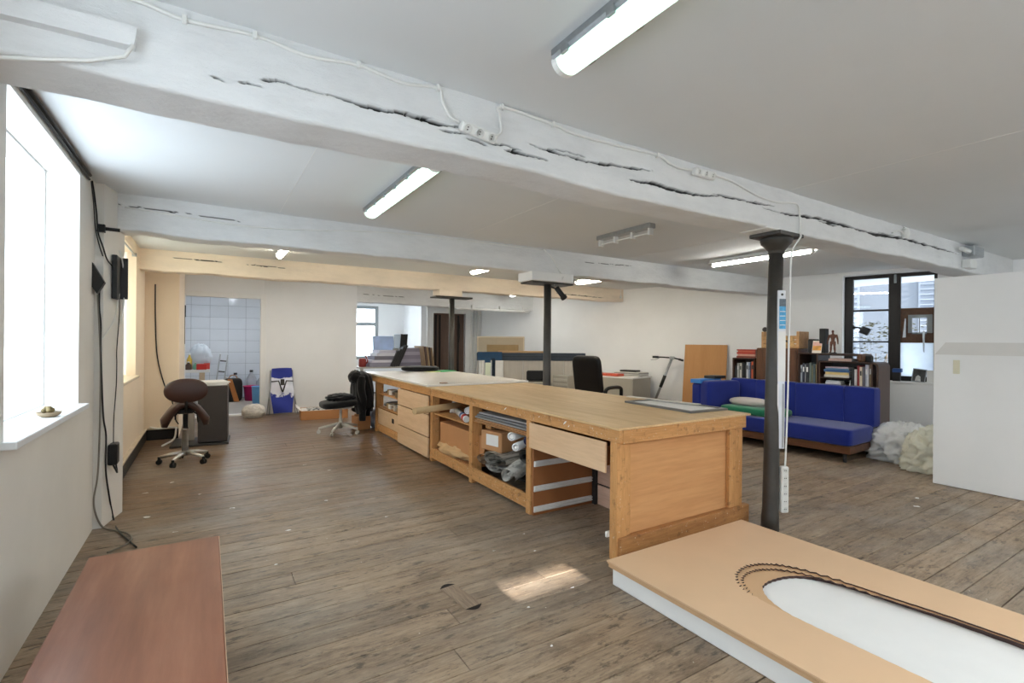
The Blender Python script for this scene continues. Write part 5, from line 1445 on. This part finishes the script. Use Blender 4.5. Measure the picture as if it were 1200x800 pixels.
a2 = bw.new('ShaderNodeMath', operation='ADD'); bw.l(a1.outputs[0], a2.inputs[0]); bw.l(m2.outputs[0], a2.inputs[1])
bw.col(bw.ramp(a2.outputs[0], [(.46, lin('#26358f')), (.53, lin('#e3e6f2'))]))
bw.p.inputs['Roughness'].default_value = .8
Tl = Matrix.Rotation(R(-13), 4, 'X')
def cloth_panel(pts_l, w):  # (z, halfwidth)
    def fn(u, v):
        z = pts_l[0][0] + (pts_l[-1][0] - pts_l[0][0]) * v
        hw = np.interp(z, [p[0] for p in pts_l], [p[1] for p in pts_l])
        x = (u * 2 - 1) * hw
        return (x, -.05 - .05 * math.cos(x / hw * 1.4) - .02 * math.sin(z * 14 + x * 6), z)
    return MB().grid(fn, 20, 24, True, Tl)
link('fabric', cloth_panel([(.03, .165), (.25, .20), (.45, .215), (.65, .19), (.80, .195), (.93, .18)], 0), bw.m, fc)
sm_ = M['dark']
mb = MB(); mb.tube([(-.20, -.10, .66), (-.07, -.125, .665), (-.02, -.12, .50), (0, -.12, .44)], .013, 6, M=Tl); mb.tube([(.20, -.10, .66), (.07, -.125, .665), (.02, -.12, .50), (0, -.12, .44)], .013, 6, M=Tl)
link('strap', mb, sm_, fc)
link('buckle', MB().box(-.035, .035, -.14, -.11, .58, .70, .01, Tl), sm_, fc)
mb = MB()
for s in (-1, 1): mb.tube([(s * .20, -.02, .90), (s * .235, -.03, .02)], .010, 8, M=Tl); mb.tube([(s * .16, .02, .92), (s * .28, .0, .01)], .010, 8, M=Tl)
link('tube_frame', mb, M['steel'], fc)
solo('plastic_bundle', crumple((0, 0, 0), (.17, .14, .12), 51, .3), paint('crumpled_white_bag', '#cfcac2', .5, .2, 14), 'crumpled white bag on floor at the tiled room threshold', 'bag', None, (.76, 10.62, .115))

# ------------------------------------------------------------------ saddle stool and dark cabinet
M['satin'] = metal('satin_chrome', '#d6d6d4', .32)
ss = thing('saddle_stool', 'brown leather saddle stool with round backrest and chrome star base', 'stool', (-.22, 7.15, 0), R(4))
bl = paint('brown_leather', '#3a211a', .35, .12, 8, .15, bscale=50, spec=.5)
def sad(u, v):
    x = (u * 2 - 1) * .25; y = (v * 2 - 1) * .20
    z = .745 - 3.0 * x * x - .2 * max(0, abs(x) - .15) + .9 * y * y * (1 - abs(x) / .3)
    k = 1 - .25 * abs(v * 2 - 1) ** 3
    return (x * k, y * (1 - .25 * abs(u * 2 - 1) ** 3), z)
mb = MB().grid(sad, 31, 21)
mb.grid(lambda u, v: (lambda p: (p[0] * .96, p[1] * .96, p[2] - .085))(sad(u, v)), 31, 21)
n0, n1 = 31, 21
rim = [(0, j) for j in range(n1)] + [(i, n1 - 1) for i in range(1, n0)] + [(n0 - 1, j) for j in range(n1 - 2, -1, -1)] + [(i, 0) for i in range(n0 - 2, 0, -1)]
ids = [i * n1 + j for i, j in rim]
for a, b in zip(ids, ids[1:] + ids[:1]): mb.f.append((a, b, b + n0 * n1, a + n0 * n1)); mb.s.append(True)
link('saddle_seat', mb, bl, ss)
link('backrest', MB().cushion(-.22, .22, -.04, .04, .745, 1.03, .9, Matrix.Translation((0, -.20, 0)), 12), bl, ss)
link('back_bracket', MB().tube(curve_pts([(0, -.02, .62), (0, -.16, .63), (0, -.21, .74), (0, -.18, .85)], 5), .016, 8), M['black'], ss)
link('mechanism', MB().box(-.09, .09, -.10, .10, .60, .67, .02), M['black'], ss)
link('lever', MB().tube([(.07, 0, .62), (.12, -.02, .58), (.13, -.03, .48)], .009, 6).tube([(-.07, 0, .62), (-.10, -.02, .58), (-.10, -.03, .53)], .009, 6), M['black'], ss)
link('gas_column', MB().lathe([(.034, .09), (.034, .40), (.037, .40), (.037, .42), (.027, .42), (.027, .62), (0, .62)], n=18), M['satin'], ss)
for k in range(5):
    a = R(25 + 72 * k)
    e = Vector((.26 * math.cos(a), .26 * math.sin(a), .085))
    lg = link('leg', MB().tube([(0, 0, .13), tuple(e * .6 + Vector((0, 0, .055))), tuple(e)], [.028, .024, .016], 8), M['satin'], ss)
    n_ = Vector((-math.sin(a), math.cos(a), 0)); cm = MB()
    for s in (-1, 1): cm.cyl(Vector((e.x, e.y, .03)) + n_ * (s * .024), Vector((e.x, e.y, .03)) + n_ * (s * .006), .03, n=12)
    cm.box(e.x - .015, e.x + .015, e.y - .015, e.y + .015, .04, .09, .004)
    link('caster', cm, M['black'], lg)
dc = thing('dark_cabinet', 'dark grey narrow cabinet on a low board beside the saddle stool', 'cabinet', (.10, 8.45, 0), R(-4))
link('carcass', MB().box(-.19, .17, -.25, .25, .035, .83, .006), paint('dark_grey_cabinet', '#3b3634', .45, .05, 4, .05), dc)
link('door', MB().box(-.188, .168, -.268, -.252, .04, .825, .004), paint('charcoal_door', '#3a3533', .4, .05, 4, .05), dc)
link('handle', MB().box(-.165, -.150, -.285, -.266, .42, .56, .004), M['steel'], dc)
solo('dolly_board', MB().box(-.46, .24, -.30, .30, .0, .028, .004), M['dark'], 'thin dark board on floor under the dark grey cabinet', 'board', None, (.05, 8.42, 0), R(-4))
t_ = thing('paper_stack', 'white paper stack on top of the dark grey cabinet', 'papers', (.08, 8.45, .831), R(6))
for k in range(3): link('sheet', MB().box(-.19 + .02 * k, .15 + .01 * k, -.22, .22, k * .018, k * .018 + .016, .003, Matrix.Rotation(R(k * 3), 4, 'Z')), M['paperw'], t_)
solo('white_crate', MB().box(-.07, .07, -.15, .15, 0, .46, .008), paint('pale_crate', '#b9b0a6', .6, .1), 'pale crate between the chimney block and dark cabinet', 'crate', None, (-.22, 8.65, .001))
solo('floor_cable', MB().tube(curve_pts([(-.70, 8.88, .20), (-.60, 8.80, .185), (-.48, 8.84, .19), (-.38, 8.78, .185)], 6) + curve_pts([(-.38, 8.78, .185), (-.40, 8.6, .05), (-.52, 8.3, .02)], 4)[1:], .014, 6), M['wplast'], 'pale cable lying along the black baseboard behind the stool', 'cable')
solo('wall_cable', MB().tube(curve_pts([(-.66, 8.965, 2.30), (-.655, 8.965, 1.75), (-.63, 8.965, 1.25), (-.55, 8.96, .85), (-.44, 8.955, .55), (-.40, 8.94, .30), (-.36, 8.90, .22)], 8), .009, 6), M['black'], 'thin black cable hanging down the cream chimney block', 'cable')
solo('switch_box', MB().box(-.03, .03, -.02, .02, 0, .22, .005).box(-.02, .02, -.02, .02, .05, -.5), M['black'], 'black narrow box hanging on the left jamb of the tiled room', 'box', None, (-.372, 10.955, 1.9))

# ------------------------------------------------------------------ inside the tiled room
t_ = thing('wash_counter', 'white counter on pale legs in the tiled room', 'counter', (-.27, 12.5, 0))
link('worktop', MB().box(-.50, .32, -.30, .30, .79, .85, .005), M['white'], t_)
for x in (-.4, .18): link('leg', MB().box(x - .05, x + .05, -.22, -.12, 0, .79, .004), paint('pale_wood_leg', '#cdb79c', .6, .05), t_)
def bottle(x, y, z, r, h, col, label, group='bottles in the tiled room', cap='#e8e8e8'):
    t = thing('bottle', label, 'bottle', (x, y, z), 0, group)
    link('body', MB().lathe([(r * .95, 0), (r, .01), (r, h * .6), (r * .35, h * .82), (r * .35, h * .9), (0, h * .9)], n=14), bpy.data.materials.get('bottle_' + col) or paint('bottle_' + col, col, .35, .05), t)
    link('cap', MB().lathe([(r * .42, h * .9), (r * .42, h), (0, h)], n=12), bpy.data.materials.get('bottle_' + cap) or paint('bottle_' + cap, cap, .4, .05), t)
bottle(-.42, 12.38, .851, .05, .30, '#d8dce0', 'white squat bottle at far left of the wash counter')
bottle(-.32, 12.42, .851, .05, .34, '#d6b54a', 'yellow bottle standing on the wash counter')
bottle(-.33, 12.28, .851, .055, .17, '#4b3b33', 'dark brown jar in front of the yellow bottle')
bottle(-.21, 12.30, .851, .04, .16, '#7fc2a6', 'small green bottle on the wash counter before the clear bag')
bottle(-.02, 12.62, .851, .04, .32, '#b9bcc2', 'slim grey bottle at right end of wash counter', cap='#3b3b3b')
bottle(-.26, 12.66, .851, .055, .44, '#c9ccd2', 'tall pale bottle behind the yellow bottle', cap='#55585c')
solo('plastic_sack', crumple((0, 0, 0), (.19, .13, .26), 61, .22), sheet('clear_plastic', '#dfe7f0', .3, .04), 'bulging clear plastic bag on the wash counter', 'bag', None, (-.13, 12.52, 1.09))
solo('red_carton', MB().box(-.09, .09, -.05, .05, 0, .12, .003), paint('red_carton', '#c22a25', .4, .05), 'long red carton on wash counter, left one', 'carton', None, (-.10, 12.27, .851))
solo('red_carton', MB().box(-.055, .055, -.05, .05, 0, .13, .003), paint('red_pale_carton', '#cf4a42', .4, .05), 'shorter red carton at the right end of the wash counter', 'carton', None, (-.005, 12.42, .851))
t_ = thing('step_ladder', 'folded grey step ladder leaning on the tiled wall', 'ladder', (.20, 13.6, .004))
Tq = Matrix.Rotation(R(-12), 4, 'X') @ Matrix.Rotation(R(7), 4, 'Y')
for x in (-.07, .09): link('rail', MB().box(x - .015, x + .015, -.03, .03, .02, 1.15, .004, Tq), M['steel'], t_)
for k in range(4): link('step', MB().box(-.055, .075, -.03, .02, .2 + k * .26, .225 + k * .26, .003, Tq), M['dark'], t_)
hb = thing('tote_bag', 'black and tan striped bag standing on the tiled room floor', 'bag', (.53, 13.55, .004))
link('body', MB().cushion(-.20, .20, -.12, .12, 0, .56, .4, n=8), paint('black_bag', '#1d1714', .7, .1), hb)
link('tan_stripe', MB().prism([(-.12, .54), (-.02, .54), (.13, .01), (.02, .01)], -.135, -.118, 'y'), paint('tan_stripe', '#b5713a', .6, .08), hb)
link('handle', MB().tube(curve_pts([(-.10, 0, .52), (-.05, 0, .62), (.05, 0, .62), (.10, 0, .52)], 5), .012, 6), paint('tan_handle', '#a9744a', .6, .08), hb)
def tub(x, y, r, h, col, name, label):
    t = thing('bucket', label, 'bucket', (x, y, .004))
    link('body', MB().lathe([(r * .8, 0), (r, h), (r * 1.06, h), (r * 1.06, h - .02), (r * .96, h - .02), (r * .76, .01), (0, .01)], n=22), paint(name, col, .4, .05), t)
    return t
tub(.93, 13.6, .18, .36, '#b3195f', 'magenta_plastic', 'magenta plastic tub by the tiled wall')
tub(.97, 12.75, .10, .42, '#79b7ea', 'light_blue_plastic', 'light blue bucket just inside the tiled room jamb')
for i, (x, y, h) in enumerate(((.33, 13.75, .40), (.40, 14.0, .56), (.60, 14.02, .66), (.95, 14.0, .72), (1.18, 14.05, .60))):
    t = thing('water_jug', ('short clear jug left of the striped bag', 'clear jug behind left side of the striped bag', 'clear jug right behind the striped bag', 'tall clear jug behind the magenta tub', 'clear jug farthest right on the tiled wall')[i], 'jug', (x, y, .004), 0, 'clear jugs along the tiled wall')
    link('body', MB().lathe([(.10, 0), (.115, .02), (.115, h * .7), (.04, h * .88), (.035, h * .94), (0, h * .94)], n=14), bpy.data.materials.get('clear_jug') or paint('clear_jug', '#b9bcc6', .2, .1, 8, 0), t)
    link('cap', MB().lathe([(.04, h * .93), (.04, h), (0, h)], n=10), M['dark'] if i in (2, 3) else M['wplast'], t)

# ------------------------------------------------------------------ red-brown low table in the near left corner
bn = thing('low_table', 'low red-brown laminate table standing against the left wall', 'table', (-.21, 1.4, 0))
rb = NT('red_brown_laminate'); v = rb.coords((9, .9, 9))
rb.col(rb.ramp(rb.noise(v, 1.5, 6, .6), [(.25, lin('#784934')), (.5, lin('#8d5a41')), (.75, lin('#a06d52'))]))
rb.l(rb.ramp(rb.noise(rb.coords((1, 1, 1)), 3, 4), [(.3, (.28, .28, .28, 1)), (.7, (.42, .42, .42, 1))]), rb.p.inputs['Roughness'])
link('table_top', MB().box(-.265, .27, -1.7, 1.66, .425, .45, .004), rb.m, bn)
link('edge_strip', MB().box(.2705, .2725, -1.7, 1.66, .427, .448), paint('pale_edge', '#c9a98c', .5, .06), bn)
for y in (-1.5, 0, 1.45): link('leg', MB().box(-.23, .22, y - .015, y + .015, 0, .425, .003), rb.m, bn)
link('stretcher', MB().box(-.01, .01, -1.485, 1.435, .08, .28), rb.m, bn)

# ------------------------------------------------------------------ cables and boxes on the left pier
solo('adapter_box', MB().prism([(0, .24), (.075, .09), (.03, .0), (0, .05)], -.035, .035, 'y'), M['black'], 'black triangular lamp box mounted on the left pier', 'box', None, (XL, 4.93, 1.84))
t_ = thing('junction_box', 'open dark fuse box with hanging wires on the left pier edge', 'box', (-.635, 5.28, 1.82))
link('back', MB().box(-.03, .005, -.16, .02, 0, .36, .004), M['black'], t_)
link('door', MB().box(.0, .055, .02, .04, .01, .36, .004), M['dark'], t_)
link('wire', MB().tube(curve_pts([(.0, .0, .42), (.02, .02, .3), (.02, .05, .15), (.03, .02, .0), (.02, .0, -.12), (.01, .02, -.2)], 5), .006, 6).tube(curve_pts([(.02, .06, .36), (.03, .03, .2), (.02, .06, .05), (.01, .03, -.08)], 5), .005, 6), M['wplast'], t_)
xw = -.715
def pc(pts, r, m, label): return solo('wall_cable', MB().tube(curve_pts(pts, 7), r, 6), m, label, 'cable')
pc([(-0.740, 4.780, 2.670), (-0.740, 4.850, 2.610), (-0.740, 4.960, 2.470), (-0.730, 4.970, 2.320), (-0.700, 4.970, 2.210), (-0.680, 5.020, 2.120), (-0.650, 5.150, 2.070)], .0055, M['black'], 'black cable running down from the ceiling to the fuse box')
pc([(-0.740, 4.750, 2.660), (-0.740, 4.850, 2.510), (-0.740, 4.930, 2.340), (-0.720, 4.970, 2.210), (-0.700, 4.970, 2.140)], .0045, M['dark'], 'short dark wire with loose end near the pier top')
pc([(-0.720, 4.970, 1.890), (-0.720, 4.970, 1.740), (-0.710, 4.970, 1.610), (-0.710, 4.970, 1.440), (-0.700, 4.970, 1.120), (-0.690, 4.980, 0.870), (-0.680, 5.030, 0.720), (-0.680, 5.020, 0.490), (-0.670, 5.050, 0.310), (-0.650, 5.190, 0.010), (-0.570, 4.820, 0.010), (-0.420, 4.390, 0.010)], .0065, M['black'], 'thick black cable falling from triangular box down the pier to the floor')
pc([(-0.730, 4.970, 1.840), (-0.710, 4.970, 1.340), (-0.710, 4.970, 0.840), (-0.720, 4.970, 0.440), (-0.740, 4.950, 0.250), (-0.730, 4.970, 0.120), (-0.690, 4.990, 0.010), (-0.600, 4.860, 0.010), (-0.510, 4.740, 0.010), (-0.470, 4.610, 0.010), (-0.490, 4.490, 0.010), (-0.580, 4.380, 0.010)], .0065, paint('grey_cable', '#7d766b', .6, .05), 'grey beige cable curling over the floor at the pier foot')
pc([(-0.630, 5.240, 1.840), (-0.630, 5.250, 1.690), (-0.640, 5.210, 1.400), (-0.640, 5.220, 1.290), (-0.640, 5.200, 1.100), (-0.650, 5.170, 0.840), (-0.650, 5.160, 0.630)], .004, M['dark'], 'thin dark lead between fuse box and the black power adapter')
pc([(-0.630, 5.250, 1.870), (-0.650, 5.140, 1.650), (-0.700, 4.970, 1.490)], .004, M['wplast'], 'thin white wire slung between fuse box and black cables')
t_ = thing('power_adapter', 'black power adapter hanging low on the left pier', 'adapter', (-.645, 5.13, .47))
link('body', MB().box(-.03, .03, -.055, .075, 0, .17, .008), M['black'], t_)
link('lead_loop', MB().tube(curve_pts([(.0, -.02, .0), (.02, .0, -.06), (.02, .03, -.07), (.01, .04, .0)], 5), .007, 6), M['black'], t_)
# conduit along the left wall under the ceiling
mb = MB(); mb.cyl((XL + .012, 2.8, CEIL - .02), (XL + .012, 4.72, CEIL - .02), .012, n=8); mb.cyl((XL + .012, 2.8, CEIL - .055), (XL + .012, 4.70, CEIL - .055), .008, n=8)
solo('ceiling_conduit', mb, M['dark'], 'dark conduit along the left wall just under the ceiling', 'conduit')
mb = MB(); mb.cyl((-.72, 4.99, 2.36), (-.60, 5.0, 2.36), .014, n=8); mb.box(-.74, -.69, 4.97, 5.01, 2.33, 2.39)
solo('wall_bracket', mb, M['black'], 'short black bracket sticking out below the second beam at the pier', 'bracket')

# ------------------------------------------------------------------ cable and sockets along the near beam
yb = 2.178
mb = MB()
mb.tube(curve_pts([(-.45, yb, 2.685), (-.23, yb, 2.69), (-.08, yb, 2.672), (.15, yb, 2.69), (.34, yb, 2.672), (.55, yb, 2.695), (.75, yb, 2.675), (.92, yb, 2.70), (.945, yb, 2.64), (.98, yb - .01, 2.575), (1.03, yb - .012, 2.558)], 6), .0075, 6)
mb.tube(curve_pts([(1.23, yb - .012, 2.535), (1.265, yb - .01, 2.57), (1.262, yb, 2.65), (1.275, yb, 2.70), (1.6, yb, 2.69), (1.75, yb, 2.672), (2.1, yb, 2.68), (2.42, yb, 2.69), (2.52, yb, 2.665), (2.62, yb, 2.65), (2.74, yb - .01, 2.655)], 6), .0075, 6)
mb.tube(curve_pts([(2.98, yb - .01, 2.665), (3.2, yb, 2.66), (3.5, yb, 2.61), (3.75, yb, 2.60), (3.95, yb, 2.625), (4.06, yb, 2.62), (4.085, yb - .004, 2.5), (4.07, yb - .01, 2.41), (4.05, 2.15, 2.36), (4.01, 2.19, 2.26), (4.0, 2.20, 2.1), (3.985, 2.20, 1.6), (3.975, 2.20, 1.1), (3.965, 2.205, .68), (3.955, 2.205, .52)], 8), .0075, 6)
o = solo('beam_cable', mb, M['wplast'], 'long white cable clipped along the near beam and down the front column', 'cable')
for (x, z) in ((-.08, 2.672), (.15, 2.69), (.55, 2.695), (.92, 2.70), (1.275, 2.70), (1.6, 2.69), (2.42, 2.69)):
    link('clip', MB().box(x - .008, x + .008, yb - .012, yb + .012, z - .014, z + .014, .002), M['wplast'], o)
mb = MB(); mb.tube([(-.225, 2.14, 2.512), (-.25, 2.15, 2.47), (-.35, 2.16, 2.43), (-.46, 2.17, 2.405), (-.6, 2.17, 2.37)], .007, 6)
solo('batten_wire', mb, M['wplast'], 'thin white wire hanging from batten end along the near beam', 'cable')
def socket_strip(name, label, loc, L, n, M4, w=.05, d=.045):
    t = thing(name, label, 'power strip', (0, 0, 0))
    t.matrix_world = Matrix.Translation(loc) @ M4
    link('body', MB().box(-w / 2, w / 2, -d, 0, -L / 2, L / 2, .008), M['wplast'], t)
    for k in range(n):
        z = -L / 2 + L * (k + .5) / n
        s = link('socket', MB().lathe([(.021, 0), (.021, .004), (.017, .004), (.016, -.006), (0, -.006)], n=16, M=Matrix.Translation((0, -d, z)) @ Matrix.Rotation(R(90), 4, 'X')), M['wplast'], t)
        link('pin_hole', MB().cyl((-.006, -d - .0005, z), (-.006, -d + .006, z), .0035, n=8).cyl((.006, -d - .0005, z), (.006, -d + .006, z), .0035, n=8), M['dark'], s)
    return t
socket_strip('power_strip', 'white three socket strip screwed over the crack of the near beam', (1.135, 2.185, 2.545), .20, 3, Matrix.Rotation(R(97), 4, 'Y') @ Matrix.Rotation(R(30), 4, 'Z'))
socket_strip('power_strip', 'white three socket strip on near beam left of the front column', (2.86, 2.185, 2.655), .21, 3, Matrix.Rotation(R(90), 4, 'Y') @ Matrix.Rotation(R(15), 4, 'Z'))
socket_strip('power_strip', 'white six socket strip hanging low on its cable by the front column', (3.952, 2.225, .335), .37, 6, Matrix.Rotation(R(-31), 4, 'Z'), .06)
t_ = thing('junction_box', 'small round white junction box at right half of the near beam', 'box', (6.05, 2.185, 2.64))
link('body', MB().lathe([(.05, 0), (.05, .035), (.042, .045), (0, .045)], n=20, M=Matrix.Rotation(R(90), 4, 'X')), M['wplast'], t_)
link('lead', MB().tube(curve_pts([(-.04, -.02, 0), (-.15, -.01, .01), (-.28, -.01, -.03)], 5), .008, 6).tube([(0, -.01, .05), (0, -.005, .07)], .008, 6), M['wplast'], t_)
t_ = thing('ceiling_fitting', 'grey metal fitting with a pale plug on the near beam far right end', 'fitting', (7.75, 2.16, 2.58))
link('body', MB().box(-.10, .22, -.10, .02, -.02, .10, .01), M['steel'], t_)
link('plug', MB().cyl((-.10, -.05, .03), (-.28, -.03, .05), .025, n=12), M['wplast'], t_)
link('lower_socket', MB().box(-.10, .10, -.07, .02, -.16, -.06, .01), M['wplast'], t_)
# packaged tube taped to the front column
t_ = thing('packaged_tube', 'long narrow clear packaged strip with blue label on the front column', 'package', (3.922, 2.232, 0), R(-31.7))
link('sleeve', MB().box(-.032, .030, -.018, .0, .66, 1.93, .004), sheet('milky_plastic_sleeve', '#dfe3ea', .15, .05, 8, .25), t_)
link('blue_label', MB().box(-.022, .030, -.0195, -.018, 1.62, 1.80), paint('blue_label_print', '#4aa0d0', .4, .2, 40, 0), t_)
link('blue_pale_label', MB().box(-.022, .030, -.0195, -.018, 1.80, 1.86), paint('slate_label_print', '#55626c', .4, .3, 60, 0), t_)
link('white_label', MB().box(-.030, .030, -.0197, -.018, 1.20, 1.60), M['paperw'], t_)
for k in range(4): link('label_bar', MB().box(-.018, .026, -.0202, -.0195, 1.648 + k * .036, 1.654 + k * .036), M['paperw'], t_)
link('hang_hole', MB().cyl((0.0, -.0195, 1.895), (0.0, -.017, 1.895), .010, n=10), M['dark'], t_)
link('silver_rib', MB().box(.006, .022, -.0197, -.018, .67, 1.18), M['steel'], t_)
link('clear_end', MB().box(-.032, -.024, -.0197, -.018, .67, 1.18), M['white'], t_)
# spotlight at the middle column, pull cord at the cream beam
t_ = thing('spotlight', 'small black spotlight fixed to top of the middle column', 'spotlight', (3.93, 5.32, 2.22))
Ts = Matrix.Rotation(R(-32), 4, 'Z') @ Matrix.Rotation(R(40), 4, 'Y')
link('head', MB().lathe([(.0, -.10), (.035, -.09), (.035, .05), (.045, .07), (.045, .10), (.038, .10), (.03, .06), (0, .06)], n=16, M=Matrix.Translation((.10, -.03, -.06)) @ Matrix.Rotation(R(135), 4, 'Y')), M['black'], t_)
link('arm', MB().tube([(-.03, .03, .02), (.03, .0, .0), (.09, -.03, -.05)], .012, 8), M['dark'], t_)
solo('pull_cord', MB().cyl((8.0, 8.24, 2.60), (8.0, 8.24, 2.70), .006, n=6).lathe([(.0, 2.50), (.028, 2.51), (.012, 2.58), (.008, 2.62), (0, 2.62)], (8.0, 8.24, 0), 12), M['wplast'], 'white pull switch hanging before the cream beam at the right', 'switch')
mb = MB().tube(curve_pts([(3.72, 5.235, 2.70), (3.85, 5.232, 2.60), (3.98, 5.228, 2.42), (3.97, 5.16, 2.33), (3.93, 5.30, 2.26)], 5), .008, 6)
solo('column_cable', mb, M['wplast'], 'white cable crossing the second beam to the middle column', 'cable')
mb = MB().tube(curve_pts([(-.6, 5.235, 2.60), (.4, 5.235, 2.56), (1.6, 5.235, 2.66), (2.6, 5.235, 2.685), (3.7, 5.235, 2.69)], 8), .006, 6)
solo('beam_wire', mb, M['wplast'], 'thin white wire along the second beam', 'cable')
